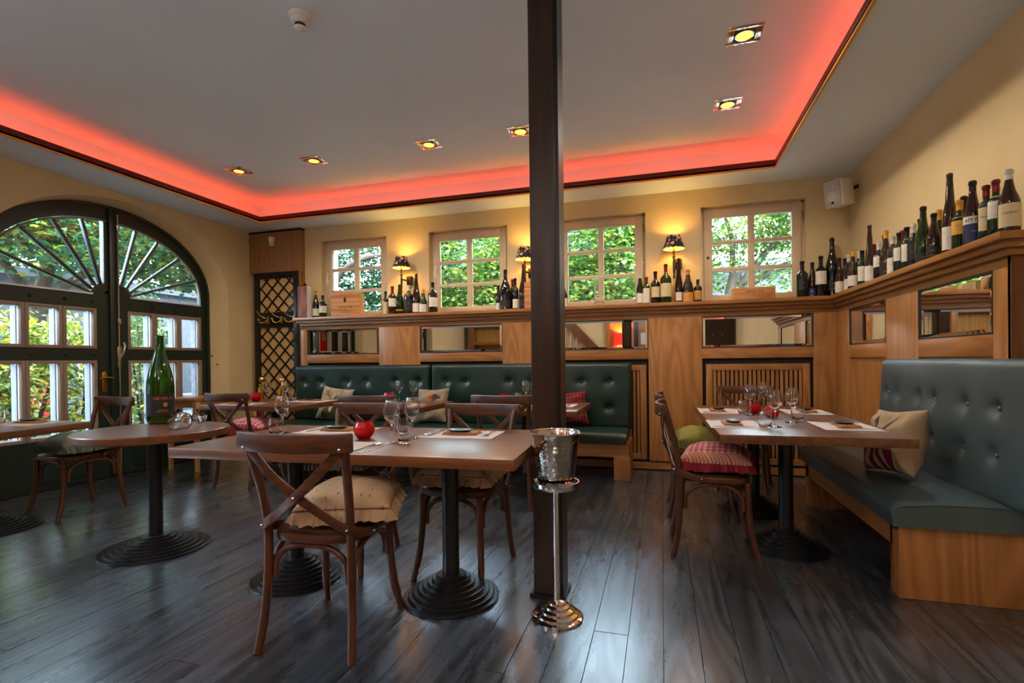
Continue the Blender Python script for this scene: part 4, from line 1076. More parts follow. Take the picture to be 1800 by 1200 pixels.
# ================================================================== BOTTLES
def prof(kind, h, r):
    n = .0145 if r < .045 else .017
    if kind == 'bdx': P = [(.0, 0), (r*.9, 0), (r, .006), (r, .60), (r*.97, .635), (r*.78, .68), (r*.5, .72), (n, .76), (n*.97, .93), (n*1.15, .935), (n*1.15, .975), (n, .98), (n*.9, 1)]
    elif kind == 'bur': P = [(.0, 0), (r*.9, 0), (r, .006), (r, .44), (r*.96, .50), (r*.8, .58), (r*.58, .66), (n*1.25, .76), (n, .84), (n*.97, .94), (n*1.15, .945), (n*1.15, .98), (n*.9, 1)]
    elif kind == 'champ': P = [(.0, 0), (r*.9, 0), (r, .006), (r, .40), (r*.95, .48), (r*.78, .58), (r*.52, .68), (n*1.3, .78), (n*1.05, .88), (n, .93), (n*1.2, .935), (n*1.2, .975), (n*.9, 1)]
    else: P = [(.0, 0), (r*.9, 0), (r, .006), (r, .38), (r*.93, .46), (r*.76, .56), (r*.56, .66), (n*1.3, .78), (n*1.0, .88), (n*.95, .96), (n*1.1, .965), (n*1.1, .99), (n*.9, 1)]
    return [(a, (z if z < .0061 and z > 0 else z*h)) for a, z in P]
def radius_at(P, z):
    for (a, za), (b, zb) in zip(P, P[1:]):
        if za <= z <= zb and zb > za: return a+(b-a)*(z-za)/(zb-za)
    return P[-1][0]
def band(P, z0, z1, a0, a1, off, n=14):
    m_ = MB(); Q = []; F = []
    zs = [z0+(z1-z0)*k/4 for k in range(5)]
    for z in zs:
        rr_ = radius_at(P, z)+off
        for i in range(n+1): a = a0+(a1-a0)*i/n; Q.append((rr_*math.cos(a), rr_*math.sin(a), z))
    for k in range(4):
        for i in range(n): F.append((k*(n+1)+i, k*(n+1)+i+1, (k+1)*(n+1)+i+1, (k+1)*(n+1)+i))
    return m_.add(Q, F)
def wrap_text(txt, size, P, zc, a, off):
    vs_, fs = text_geo(txt, size); Q = []
    for x, y in vs_:
        z = zc+y; rr_ = radius_at(P, z)+off; t = a+x/rr_; Q.append((rr_*math.cos(t), rr_*math.sin(t), z))
    return MB().add(Q, fs)
def bottle(x, y, z, h, r, kind, glass, cap, label, l0, l1, desc, group, turn=0, text=None, tcol='ink'):
    b = tag(empty('bottle', (x, y, z)), desc, 'bottle', group); P = prof(kind, h, r)
    MB().lathe(P, 24).build('glass', glass, b, smooth=45)
    ang = math.atan2(-y, -x)+turn
    if cap:
        c0 = .80 if kind == 'bdx' else .84
        m_ = MB(); Q = [(radius_at(P, k)+.0009, k) for k in (c0*h, (c0+.06)*h, .925*h)]+[(radius_at(P, .95*h)+.0012, .936*h), (radius_at(P, .95*h)+.0012, .985*h), (.006, h+.0012), (0, h+.0012)]
        m_.lathe(Q, 20).build('capsule', cap, b, smooth=45)
    if label:
        lo = band(P, l0*h, l1*h, ang-1.15, ang+1.15, .0007).build('label', label, b, smooth=60)
        ink = {'label_white': 'ink_soft', 'label_cream': 'ink_soft', 'label_yellow': 'ink', 'label_gold': 'ink', 'label_black': 'ink_gold', 'label_blue': 'ink_white'}[label]
        hz = (l1-l0)*h; m_ = MB()
        if text:
            t = wrap_text(text, hz*.12 if label != 'label_blue' else hz*.34, P, (l0+(l1-l0)*.55)*h, ang, .0013); t.build('lettering', tcol, lo)
        for k, (f, wd) in enumerate(random.choice((((.76, .22), (.36, .42), (.28, .34)), ((.62, .4), (.2, .3)), ((.7, .3), (.58, .36), (.14, .42)), ((.5, .38),)))):
            if text and k < 1: continue
            zz_ = (l0+(l1-l0)*f)*h; m2 = band(P, zz_-.0009, zz_+.0009, ang-wd*.8, ang+wd*.8, .0012, 6); m_.add(m2.v, m2.f)
        m_.build('print', ink, lo)['kind'] = 'stuff'
    return b
BOT = [
('A1', -4.252, 5.560, 0.352, 0.0429, 'bur', 'bottle_dark', 'foil_yellow', 'label_white', 0.08, 0.34),
('A2', -4.148, 5.560, 0.288, 0.0489, 'bdx', 'bottle_green', 'foil_dark', 'label_white', 0.22, 0.52),
('A0', -4.454, 5.610, 0.465, 0.0439, 'bdx', 'bottle_dark', 'foil_dark', None, 0.00, 0.00),
('B1', -3.244, 5.560, 0.294, 0.0334, 'bdx', 'bottle_dark', 'foil_dark', 'label_cream', 0.05, 0.55),
('B2', -3.140, 5.540, 0.349, 0.0504, 'bdx', 'bottle_brown', 'foil_red', 'label_white', 0.28, 0.56),
('B3', -3.056, 5.570, 0.369, 0.0502, 'champ', 'bottle_green', None, 'label_gold', 0.12, 0.17),
('B4', -2.926, 5.550, 0.353, 0.0533, 'bdx', 'bottle_dark', 'foil_white', 'label_black', 0.10, 0.50),
('B5', -2.832, 5.570, 0.488, 0.0492, 'flute', 'bottle_brown', 'foil_dark', 'label_white', 0.05, 0.26),
('B6', -2.732, 5.550, 0.288, 0.0468, 'bur', 'bottle_green', 'foil_yellow', 'label_white', 0.06, 0.38),
('B7', -2.607, 5.550, 0.369, 0.0555, 'bdx', 'bottle_dark', 'foil_dark', 'label_white', 0.20, 0.50),
('C1', -1.801, 5.600, 0.300, 0.0276, 'bdx', 'bottle_brown', 'foil_dark', 'label_white', 0.03, 0.30),
('C2', -1.698, 5.540, 0.460, 0.0678, 'champ', 'bottle_dark', 'foil_dark', 'label_black', 0.08, 0.24),
('C3', -1.635, 5.620, 0.359, 0.0273, 'bdx', 'bottle_dark', 'foil_red', None, 0.00, 0.00),
('C4', -1.582, 5.540, 0.357, 0.0368, 'bdx', 'bottle_dark', 'foil_dark', 'label_white', 0.05, 0.33),
('C5', -1.486, 5.550, 0.513, 0.0532, 'flute', 'bottle_brown', 'foil_dark', 'label_black', 0.05, 0.22),
('C7', -1.033, 5.550, 0.296, 0.0445, 'bur', 'bottle_green', 'foil_white', 'label_white', 0.05, 0.35),
('D1', -0.211, 5.550, 0.334, 0.0336, 'bur', 'bottle_green', 'foil_white', 'label_white', 0.05, 0.35),
('D2', -0.145, 5.540, 0.287, 0.0362, 'bdx', 'bottle_green', 'foil_red', 'label_white', 0.05, 0.58),
('D3', -0.054, 5.550, 0.343, 0.0460, 'bdx', 'bottle_dark', 'foil_dark', 'label_cream', 0.20, 0.52),
('D4', 0.050, 5.530, 0.410, 0.0566, 'bdx', 'bottle_green', 'foil_red', 'label_cream', 0.16, 0.50),
('D5', 0.179, 5.560, 0.466, 0.0379, 'flute', 'bottle_brown', None, 'label_white', 0.05, 0.24),
('D6', 0.268, 5.540, 0.339, 0.0526, 'champ', 'bottle_brown', 'label_gold', 'label_gold', 0.03, 0.30),
('D7', 0.364, 5.550, 0.235, 0.0412, 'bdx', 'bottle_dark', 'foil_dark', 'label_gold', 0.10, 0.50),
('E1', 1.316, 5.530, 0.355, 0.0492, 'bdx', 'bottle_dark', 'foil_dark', 'label_black', 0.20, 0.50),
('E2', 1.411, 5.560, 0.343, 0.0306, 'bur', 'bottle_brown', 'foil_dark', 'label_blue', 0.03, 0.26),
('E3', 1.474, 5.520, 0.392, 0.0494, 'bdx', 'bottle_dark', 'foil_dark', 'label_white', 0.30, 0.62),
('E4', 1.583, 5.570, 0.569, 0.0638, 'champ', 'bottle_dark', 'foil_dark', 'label_black', 0.10, 0.28),
('E5', 1.611, 5.460, 0.355, 0.0387, 'bur', 'bottle_brown', 'foil_dark', 'label_white', 0.08, 0.36),
('R1', 1.660, 5.463, 0.347, 0.0201, 'bdx', 'bottle_brown', 'foil_dark', 'label_cream', 0.05, 0.50),
('R2', 1.620, 5.236, 0.342, 0.0213, 'bdx', 'bottle_dark', 'foil_white', 'label_white', 0.05, 0.35),
('R3', 1.600, 5.073, 0.345, 0.0328, 'bur', 'bottle_brown', 'foil_yellow', 'label_white', 0.10, 0.36),
('R4', 1.650, 5.089, 0.340, 0.0224, 'bdx', 'bottle_dark', 'foil_white', 'label_white', 0.05, 0.35),
('R5', 1.600, 4.859, 0.301, 0.0252, 'bdx', 'bottle_green', 'foil_dark', 'label_white', 0.15, 0.55),
('R6', 1.600, 4.700, 0.468, 0.0352, 'flute', 'bottle_brown', None, 'label_white', 0.05, 0.30),
('R7', 1.640, 4.717, 0.319, 0.0277, 'bdx', 'bottle_dark', 'foil_red', 'label_white', 0.30, 0.60),
('R8', 1.600, 4.521, 0.293, 0.0282, 'bdx', 'bottle_dark', 'foil_white', 'label_white', 0.35, 0.62),
('R8b', 1.710, 4.721, 0.387, 0.0182, 'bdx', 'bottle_dark', 'foil_red', None, 0.00, 0.00),
('R9', 1.600, 4.397, 0.350, 0.0407, 'bur', 'bottle_brown', 'foil_yellow', 'label_black', 0.05, 0.30),
('R10', 1.610, 4.304, 0.289, 0.0279, 'bdx', 'bottle_brown', 'foil_white', 'label_white', 0.05, 0.45),
('R11', 1.600, 4.177, 0.285, 0.0269, 'bdx', 'bottle_green', 'foil_dark', 'label_white', 0.30, 0.62),
('R12', 1.660, 4.279, 0.320, 0.0242, 'bdx', 'bottle_green', 'foil_red', 'label_white', 0.30, 0.62),
('R13', 1.600, 4.061, 0.295, 0.0274, 'bdx', 'bottle_green', 'foil_dark', 'label_white', 0.20, 0.72),
('R14', 1.620, 4.014, 0.301, 0.0268, 'bdx', 'bottle_dark', 'foil_white', 'label_black', 0.20, 0.55),
('R16', 1.710, 4.138, 0.364, 0.0182, 'bdx', 'bottle_brown', 'foil_dark', None, 0.00, 0.00),
('R15', 1.610, 3.860, 0.375, 0.0445, 'champ', 'bottle_green', 'foil_dark', 'label_black', 0.05, 0.20),
('R17', 1.600, 3.705, 0.290, 0.0307, 'bur', 'bottle_brown', 'foil_dark', 'label_black', 0.08, 0.28),
('R18', 1.660, 3.779, 0.326, 0.0189, 'bdx', 'bottle_green', 'foil_yellow', 'label_white', 0.05, 0.40),
('R19', 1.600, 3.526, 0.469, 0.0379, 'flute', 'bottle_brown', 'foil_dark', 'label_white', 0.06, 0.34),
('R20', 1.610, 3.449, 0.292, 0.0275, 'bdx', 'bottle_green', 'foil_yellow', 'label_yellow', 0.33, 0.66),
('R21', 1.680, 3.553, 0.339, 0.0184, 'bdx', 'bottle_brown', 'foil_dark', 'label_white', 0.10, 0.50),
('R22', 1.590, 3.282, 0.346, 0.0414, 'bur', 'bottle_brown', 'foil_dark', 'label_blue', 0.05, 0.38),
('R23', 1.610, 3.205, 0.295, 0.0268, 'bdx', 'bottle_green', 'foil_red', 'label_cream', 0.20, 0.60),
('R24', 1.630, 3.165, 0.308, 0.0261, 'bdx', 'bottle_green', 'foil_red', 'label_white', 0.35, 0.72),
('R25', 1.590, 2.989, 0.269, 0.0416, 'bur', 'bottle_brown', 'foil_white', 'label_cream', 0.08, 0.45),
]
GB, GR = 'wine bottles on the back shelf', 'wine bottles on the right shelf'
glass_w = {'bottle_dark': 'black', 'bottle_brown': 'brown', 'bottle_green': 'green'}
cap_w = {'foil_yellow': 'yellow', 'foil_dark': 'black', 'foil_red': 'red', 'foil_white': 'white', 'label_gold': 'gold', None: 'no'}
lab_w = {'label_white': 'white', 'label_cream': 'cream', 'label_black': 'black', 'label_blue': 'blue', 'label_gold': 'gold', 'label_yellow': 'yellow', None: 'no'}
kind_w = {'bdx': 'straight', 'bur': 'sloping', 'champ': 'wide', 'flute': 'tall slim'}
spot = {'A': 'between the tall box and the printed crate', 'B': 'below the left wall lamp', 'C': 'just left of the post', 'D': 'below the right wall lamp', 'E': 'left of the right corner', 'R': 'from the corner'}
ordn = ['first', 'second', 'third', 'fourth', 'fifth', 'sixth', 'seventh', 'eighth', 'ninth', 'tenth', 'eleventh', 'twelfth', '13th', '14th', '15th', '16th', '17th', '18th', '19th', '20th', '21st', '22nd', '23rd', '24th', '25th', '26th']
cnt = {}
TXT = { 'R25': ('CABERNET', 'ink'), 'R23': ('PAUILLAC', 'ink'), 'R18': ('Pio', 'foil_red')}
for n_, x, y, h, r, kind, gl, cap, lab, l0, l1 in BOT:
    g = n_[0]; i = cnt.get(g, 0); cnt[g] = i+1
    r = max(r, {'bdx': .036, 'bur': .039, 'champ': .042, 'flute': .036}[kind]); r = min(r, .07)
    if n_ == 'R25': h = .30
    if n_ == 'A0': ds = 'bottle standing behind the tall wooden box, only its top showing'
    elif n_ == 'C7': ds = 'green bottle with white label at the right edge of the post'
    elif g == 'R': ds = '%s %s bottle with %s label, %s from the corner on the right shelf' % (kind_w[kind], glass_w[gl], lab_w[lab], ordn[i])
    else: ds = '%s %s bottle, %s label, %s from left %s' % (kind_w[kind], glass_w[gl], lab_w[lab], ordn[i-(g == 'A' and n_ != 'A0' and 0)], spot[g])
    tx = TXT.get(n_, (None, 'ink'))
    bottle(x, y, ZS+.0006, h, r, kind, gl, cap, lab, l0, l1, ds, GR if g == 'R' else GB, random.uniform(-.25, .25), tx[0], tx[1])
_bt = [o for o in col.objects if o.name.startswith('bottle') and o.get('group') == GR and abs(o.location.y-3.282) < .002][0]
_P = prof('bur', .346, .0414); _an = math.atan2(-3.282, -1.59)
_lo = band(_P, .4*.346-.025, .4*.346+.015, _an-1.15, _an+1.15, .0010).build('label', 'label_white', _bt, smooth=60)
wrap_text('479 N', .024, _P, .4*.346-.013, _an-.1, .0016).build('lettering', 'ink', _lo)
# giant bottle on the round table
P = [(0, 0), (.066, 0), (.081, .008), (.084, .03), (.084, .25), (.0815, .29), (.072, .345), (.054, .415), (.036, .48), (.027, .52), (.0235, .56), (.0235, .585), (.028, .588), (.028, .605), (.022, .612)]
b = tag(empty('giant_bottle', (-3.37, 2.72, ZT)), 'giant green wine bottle with black label standing on the round table', 'bottle')
In = [(max(0, a-.006), z+(.01 if z < .05 else 0)) for a, z in P[1:]]
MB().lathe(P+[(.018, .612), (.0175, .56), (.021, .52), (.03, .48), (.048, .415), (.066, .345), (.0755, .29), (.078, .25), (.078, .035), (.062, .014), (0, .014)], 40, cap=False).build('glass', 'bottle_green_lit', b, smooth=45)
MB().lathe([(0, .015), (.061, .015), (.0765, .036), (.0765, .215), (0, .215)], 40).build('wine', 'bottle_dark', b, smooth=45)
ang = math.atan2(-2.70, 3.385)
lo = band(P, .055, .205, ang-1.3, ang+1.3, .0008, 24).build('label', 'label_black', b, smooth=60)
wrap_text('MEYER-N', .030, P, .165, ang+.2, .0016).build('lettering', 'ink_copper', lo)
band(P, .095, .098, ang-.2, ang+.5, .0016, 10).build('print', 'ink_copper', lo); band(P, .083, .086, ang-.35, ang+.5, .0016, 10).build('print', 'ink_copper', lo)
rr_ = .0858; em = []
for k in range(14): a = 2*PI*k/14; t = ang+.32+.014*math.cos(a)/rr_; em.append((rr_*math.cos(t), rr_*math.sin(t), .132+.016*math.sin(a)))
MB().add(em, [tuple(range(14))]).build('emblem', 'ink_copper', lo)

# ------------------------------------------------------------------ boxes and vase on the shelf
t = tag(empty('wine_box', (-4.375, 5.52, ZS+.0006)), 'tall reddish-brown wooden bottle box at the left end of the shelf', 'box')
MB().box(-.075, .07, -.06, .02, 0, .405).build('box_body', 'box_wood', t, bevel=.003)
MB().box(.07, .074, -.058, .02, .002, .403).build('side_board', 'label_white', t)
MB().box(-.07, .065, -.061, -.0605, .02, .39).build('lid', 'box_wood', t)
def crate(x, y, w, h, d_, rz, label, lines, emblem=True):
    c_ = tag(empty('wine_crate', (x, y, ZS+.0006), D(rz)), label, 'crate'); n = max(1, round(h/.062)); bh = h/n
    for k in range(n): MB().box(-w/2, w/2, -d_/2, -d_/2+.012, k*bh+.0006, (k+1)*bh-.0006).build('board', 'crate_wood', c_, bevel=.001)
    MB().box(-w/2+.002, w/2-.002, d_/2-.01, d_/2, 0, h).build('back_board', 'crate_wood', c_)
    for s in (-1, 1): MB().box(min(s*w/2, s*(w/2-.012)), max(s*w/2, s*(w/2-.012)), -d_/2+.012, d_/2-.01, 0, h).build('end_board', 'light_wood', c_)
    MB().box(-w/2+.012, w/2-.012, -d_/2+.012, d_/2-.01, h-.012, h-.002).build('lid', 'crate_wood', c_)
    for txt, sz, z in lines:
        vs_, fs = text_geo(txt, sz); MB().add([(x_, -d_/2-.0006, z+y_) for x_, y_ in vs_], fs).build('lettering', 'ink', c_)
    if emblem:
        z0 = h*.66; MB().prism([(-.022, z0+.05), (-.014, z0+.03), (0, z0+.045), (.014, z0+.03), (.022, z0+.05), (.015, z0+.018), (.018, z0), (.008, z0-.022), (-.008, z0-.022), (-.018, z0), (-.015, z0+.018)], -d_/2-.001, -d_/2-.0004, 'y').build('emblem', 'ink', c_)
    return c_
crate(-3.745, 5.51, .37, .285, .16, 8, 'pale wooden wine crate with printed emblem before the leftmost window', [('ORNELLAIA', .038, .095), ('2010', .018, .072), ('BOLGHERI', .02, .038)])
crate(.875, 5.52, .375, .118, .15, 3, 'low knotty wooden wine crate before the rightmost window', [('ORNELLAIA', .032, .065), ('2012', .014, .04)], False)
crate(-1.415, 5.545, .10, .30, .1, 0, 'upright wooden box hidden beside the post', [], False)
t = tag(empty('glass_vase', (-.638, 5.52, ZS+.0006)), 'clear cylindrical glass vase on the shelf before the third window', 'vase')
MB().lathe([(0, 0), (.058, 0), (.060, .008), (.060, .020), (.054, .03), (.05, .04), (.05, .30), (.055, .308), (.053, .309), (.0475, .30), (.0475, .045), (0, .04)], 32, cap=False).build('glass', 'clear_glass', t, smooth=40)

# ================================================================== ICE BUCKET ON STAND
t = tag(empty('ice_bucket_stand', (-.464, 2.255, 0)), 'chrome stand with stepped foot holding the ice bucket in front of the post', 'stand')
MB().lathe([(.118, 0), (.118, .008), (.112, .012), (.098, .015), (.097, .024), (.078, .03), (.077, .040), (.058, .046), (.057, .056), (.04, .062), (.039, .072), (.02, .078), (0, .078)], 48).build('foot', 'chrome', t, smooth=35)
MB().lathe([(.0135, .076), (.0135, .585)], 24).build('pole', 'chrome', t, smooth=40)
MB().lathe([(.0, .583), (.082, .583), (.100, .588), (.106, .600), (.106, .618), (.100, .618), (.097, .603), (.08, .598), (0, .598)], 48).build('tray', 'chrome', t, smooth=35)
t = tag(empty('ice_bucket', (-.464, 2.255, .5995)), 'hammered steel ice bucket on the chrome stand', 'bucket')
_n = M['hammered'].node_tree; _b = _n.nodes['Principled BSDF']; _v = N(_n, 'ShaderNodeTexVoronoi'); _v.inputs['Scale'].default_value = 75; _t = N(_n, 'ShaderNodeTexCoord'); _n.links.new(_t.outputs['Object'], _v.inputs['Vector'])
_p = N(_n, 'ShaderNodeBump'); _p.inputs['Strength'].default_value = .35; _p.inputs['Distance'].default_value = .003; _n.links.new(_v.outputs['Distance'], _p.inputs['Height']); _n.links.new(_p.outputs[0], _b.inputs['Normal'])
MB().lathe([(0, 0), (.076, 0), (.080, .006), (.107, .205), (.113, .228), (.1165, .236), (.114, .238), (.109, .226), (.104, .205), (.077, .010), (0, .006)], 48, cap=False).build('body', 'hammered', t, smooth=40)
MB().lathe([(.1135, .232), (.1175, .237), (.1135, .2415), (.111, .237), (.1135, .232)], 48, cap=False).build('rim', 'chrome', t, smooth=60)
a = math.atan2(-2.255, .464)
kb = MB(); kb.lathe([(0, 0), (.012, .002), (.014, .008), (.012, .014), (.005, .016), (.010, .022), (.0105, .028), (.006, .033), (0, .034)], 14)
k = kb.build('knob', 'chrome', t, smooth=60); k.location = (.106*math.cos(a), .106*math.sin(a), .155)

# ================================================================== BRASS POSTS WITH ROPE
for i, (x, y) in enumerate(((-4.80, 5.22), (-4.46, 5.20))):
    if i == 1: x, y = -4.215, 4.895
    t = tag(empty('rope_post', (x, y, 0)), 'polished brass barrier post with ball top, %s of the pair by the lattice' % ('left' if i == 0 else 'right'), 'barrier post', 'brass barrier posts')
    MB().lathe([(.066, 0), (.066, .012), (.045, .03), (.028, .045), (.02, .06)], 28).build('foot', 'brass', t, smooth=40)
    MB().lathe([(.019, .05), (.019, .80)], 20).build('pole', 'brass', t, smooth=40)
    MB().lathe([(.019, .80), (.03, .802), (.03, .89), (.033, .892), (.033, .905), (.012, .912), (.010, .93), (.018, .936)], 24).build('collar', 'brass', t, smooth=40)
    MB().lathe([(.0, .93)]+[(.034*math.sin(PI*k/10), .966-.034*math.cos(PI*k/10)) for k in range(1, 10)]+[(0, 1.0)], 24).build('ball', 'brass', t, smooth=70)
    MB().tube([(-.045, 0, .87), (-.045, 0, .80)], [.012, .018], 12).tube([(-.045, 0, .90), (0, 0, .895)], .007, 8).build('rope_clip', 'brass', t, smooth=50)
    rp = tag(empty('barrier_rope', (x-.045, y, 0)), 'red twisted rope hanging from the %s brass post' % ('left' if i == 0 else 'right'), 'rope', 'red barrier ropes')
    for ph in range(3):
        MB().tube([(.009*math.cos(k*.75+2.1*ph), .009*math.sin(k*.75+2.1*ph), .80-.013*k) for k in range(54)], .012, 8).build('strand', 'rope_red', rp, smooth=60)
# ================================================================== REST OF THE ROOM, SEEN ONLY IN THE MIRRORS
t = tag(empty('shelf_unit', (-4.3, YN+.01, 0)), 'oak shelf unit against the wall behind the camera', 'shelf unit')
for x in (-.85, .25, 1.35): MB().box(x, x+.12, 0, .32, 0, 2.6).build('upright', 'oak', t)
for z in (.05, .8, 1.3, 1.62, 2.1, 2.55): MB().box(-.85, 1.47, .0, .30, z, z+.07).build('shelf', 'oak_x', t)
MB().box(-.85, 1.47, 0, .02, 0, 2.6).build('back_board', 'light_wood', t)
t = tag(empty('staircase', (-2.2, YN+.02, 0)), 'wooden staircase flank behind the camera', 'staircase')
MB().prism([(-.6, 2.6), (-.45, 2.6), (.75, 1.35), (.75, 1.2), (.60, 1.2), (-.6, 2.4)], .0, .12, 'y').build('string', 'oak_dark', t)
for k in range(8): MB().box(-.55+.15*k, -.53+.15*k, .03, .07, 1.0, 2.35-.15*k).build('baluster', 'oak', t)
MB().box(.8, .92, 0, .14, 0, 2.6).build('newel', 'oak', t)
t = tag(empty('sideboard', (-1.0, YN+.22, 0)), 'oak sideboard behind the camera', 'sideboard')
MB().box(-.35, .35, -.2, .2, .05, .92).build('body', 'oak', t); MB().box(-.37, .37, -.21, .22, .92, .95).build('top', 'oak_x', t); MB().box(-.35, .35, -.2, .2, 0, .05).build('plinth', 'gap_black', t); MB().box(-.40, .36, -.215, -.2, .95, 2.6).build('back_panel', 'oak', t)
t = tag(empty('table_lamp', (-1.02, YN+.2, .951)), 'table lamp with red drum shade on the sideboard behind the camera', 'lamp')
MB().lathe([(.08, 0), (.08, .02), (.015, .03), (.02, .2), (.012, .62)], 20).build('base', 'brass_old', t, smooth=40)
plain('shade_red', '#d01c14', .8); _b = M['shade_red'].node_tree.nodes['Principled BSDF']; _b.inputs['Emission Color'].default_value = lin('#e0180c'); _b.inputs['Emission Strength'].default_value = 1.0
MB().lathe([(.17, .60), (.14, .88)], 32, cap=False).build('lamp_shade', 'shade_red', t, smooth=60)
l = bpy.data.lights.new('table_lamp_bulb', 'POINT'); l.energy = 25; l.color = (1, .6, .25); l.shadow_soft_size = .05
o = bpy.data.objects.new('lamp', l); col.objects.link(o); o.parent = t; o.location = (0, 0, .74)
t = tag(empty('notice_board', (-.35, YN+.02, 1.75)), 'oak board with white notices behind the camera', 'board')
MB().box(-.22, .22, 0, .04, -.9, .6).build('board', 'oak', t)
for x in (-.1, .08): MB().box(x-.06, x+.06, .04, .042, -.2, .1).build('notice', 'paper', t)
struct(MB().box(-.68, -.57, YN, YN+.1, 0, ZC).build('trim_2', 'black_paint'))
d_ = empty('door_3', (1.38, YN, 0)); struct(d_, 'dark brown door behind the camera', 'door')
MB().box(-.42, .36, 0, .05, 0, 2.2).build('leaf', 'post_wood', d_); MB().box(-.32, .26, .05, .06, 1.2, 2.05).build('panel', 'post_wood', d_); MB().box(-.32, .26, .05, .06, .2, 1.0).build('panel', 'post_wood', d_)
for x in (-.1, .12): MB().tube(spl([(x, .06, 1.75), (x-.03, .12, 1.72), (x-.08, .14, 1.76)]), .009, 8).build('hook', 'brass', d_, smooth=60)
CHW = 18.
def chandelier(x, y, lb):
    r = tag(empty('chandelier', (x, y, ZU)), lb, 'chandelier', 'drum chandeliers behind the camera')
    MB().tube([(0, 0, 0), (0, 0, -.62)], .008, 8).build('stem', 'chrome', r)
    for z in (-.62, -.86): MB().tube([(.30*math.cos(2*PI*k/40), .30*math.sin(2*PI*k/40), z) for k in range(40)], .008, 8, closed=True).build('hoop', 'chrome', r, smooth=60)
    MB().bar((-.3, 0, -.62), (.3, 0, -.62), .012, .012).bar((0, -.3, -.62), (0, .3, -.62), .012, .012).build('spokes', 'chrome', r)
    cr_ = None
    for k in range(48):
        a = 2*PI*k/48
        if cr_ is None: cr_ = MB().lathe([(0, 0), (.009, -.02), (.009, -.2), (0, -.24)], 6).build('crystal_drop', 'crystal', r)
        else: cr_ = cr_.copy(); col.objects.link(cr_)
        cr_.location = (.30*math.cos(a), .30*math.sin(a), -.62)
    for k in range(4):
        a = PI/2*k+.4; MB().lathe([(0, -.70), (.03, -.73), (.034, -.76), (.02, -.79), (0, -.80)], 14, (.14*math.cos(a), .14*math.sin(a), 0)).build('bulb', 'bulb_warm', r, smooth=60)
    l = bpy.data.lights.new('chandelier_light', 'POINT'); l.energy = CHW; l.color = (.95, .97, 1); l.shadow_soft_size = .22
    o = bpy.data.objects.new('lamp', l); col.objects.link(o); o.parent = r; o.location = (0, 0, -.74)
thin_glass('crystal', (1, .97, .9, 1))
chandelier(-.6, -1.0, 'crystal drum chandelier behind the camera, right one'); chandelier(-3.2, -1.0, 'crystal drum chandelier behind the camera, left one')

# ================================================================== OUTDOORS
plain('paving', '#4a4d51', .8, var=.12, vscale=3)
plain('facade_pale', '#4a4d52', .85, var=.04, vscale=2); plain('facade_grey', '#36393d', .8); plain('roof_grey', '#3e4248', .6)
wood('bark', '#3d3224', '#231c12', 'z', .9, bump=.6)
def leafmat(name, a, b, c_):
    m, nt, bs = _new(name); L = nt.links; bs.inputs['Roughness'].default_value = .5
    g = N(nt, 'ShaderNodeNewGeometry'); cr = N(nt, 'ShaderNodeValToRGB'); e = cr.color_ramp.elements
    e[0].color = lin(a); e[0].position = .1; e[1].color = lin(c_); e[1].position = .95; k = e.new(.6); k.color = lin(b)
    L.new(g.outputs['Random Per Island'], cr.inputs[0]); L.new(cr.outputs[0], bs.inputs['Base Color'])
    tr = N(nt, 'ShaderNodeBsdfTranslucent'); L.new(cr.outputs[0], tr.inputs[0])
    mx = N(nt, 'ShaderNodeMixShader'); mx.inputs[0].default_value = .45; out = nt.nodes['Material Output']
    L.new(bs.outputs[0], mx.inputs[1]); L.new(tr.outputs[0], mx.inputs[2]); L.new(mx.outputs[0], out.inputs[0])
leafmat('leaf_maple', '#1a4c32', '#2e6438', '#787c20'); leafmat('leaf_bright', '#244c1a', '#4a6c22', '#80842a'); leafmat('leaf_ivy', '#1a3e22', '#386028', '#60742a')
leafmat('leaf_shrub', '#385618', '#687020', '#8c7a20'); leafmat('leaf_dark', '#0e2a1c', '#183e24', '#28522a')
MAPLE = [(0, -.1), (.2, 0), (.5, -.1), (.38, .16), (.58, .4), (.26, .4), (0, .92), (-.26, .4), (-.58, .4), (-.38, .16), (-.5, -.1), (-.2, 0)]
OVAL = [(0, 0), (.24, .3), (.2, .65), (0, 1), (-.2, .65), (-.24, .3)]
def leaves(name, blobs, size, mat, parent, shape, seed, droop=.35):
    """blobs: (centre, radii, count); leaves sit in sub-clusters near each blob's skin"""
    rg = random.Random(seed); P = []; F = []; n = len(shape)
    for c_, rad, cntb in blobs:
        cl = max(4, cntb//14)
        for _ in range(cl):
            th, ph, q = rg.uniform(0, 2*PI), math.acos(rg.uniform(-1, 1)), rg.uniform(.55, 1)**.5
            cc = Vector((c_[0]+rad[0]*q*math.sin(ph)*math.cos(th), c_[1]+rad[1]*q*math.sin(ph)*math.sin(th), c_[2]+rad[2]*q*math.cos(ph)))
            for _ in range(cntb//cl):
                p = cc+Vector((rg.gauss(0, 2.2*size), rg.gauss(0, 2.2*size), rg.gauss(0, 1.0*size)))
                s = size*rg.uniform(.7, 1.25); R = Euler((rg.gauss(-droop, .45), rg.gauss(0, .4), rg.uniform(0, 2*PI))).to_matrix()
                o = len(P)
                for x, y in shape: P.append(tuple(p+R@Vector((x*s, y*s, -.18*abs(x)*s))))
                F.append(tuple(range(o, o+n)))
    me = bpy.data.meshes.new(name); me.from_pydata(P, [], F)
    ob = mobj(name, me, mat, parent); ob['kind'] = 'stuff'; return ob
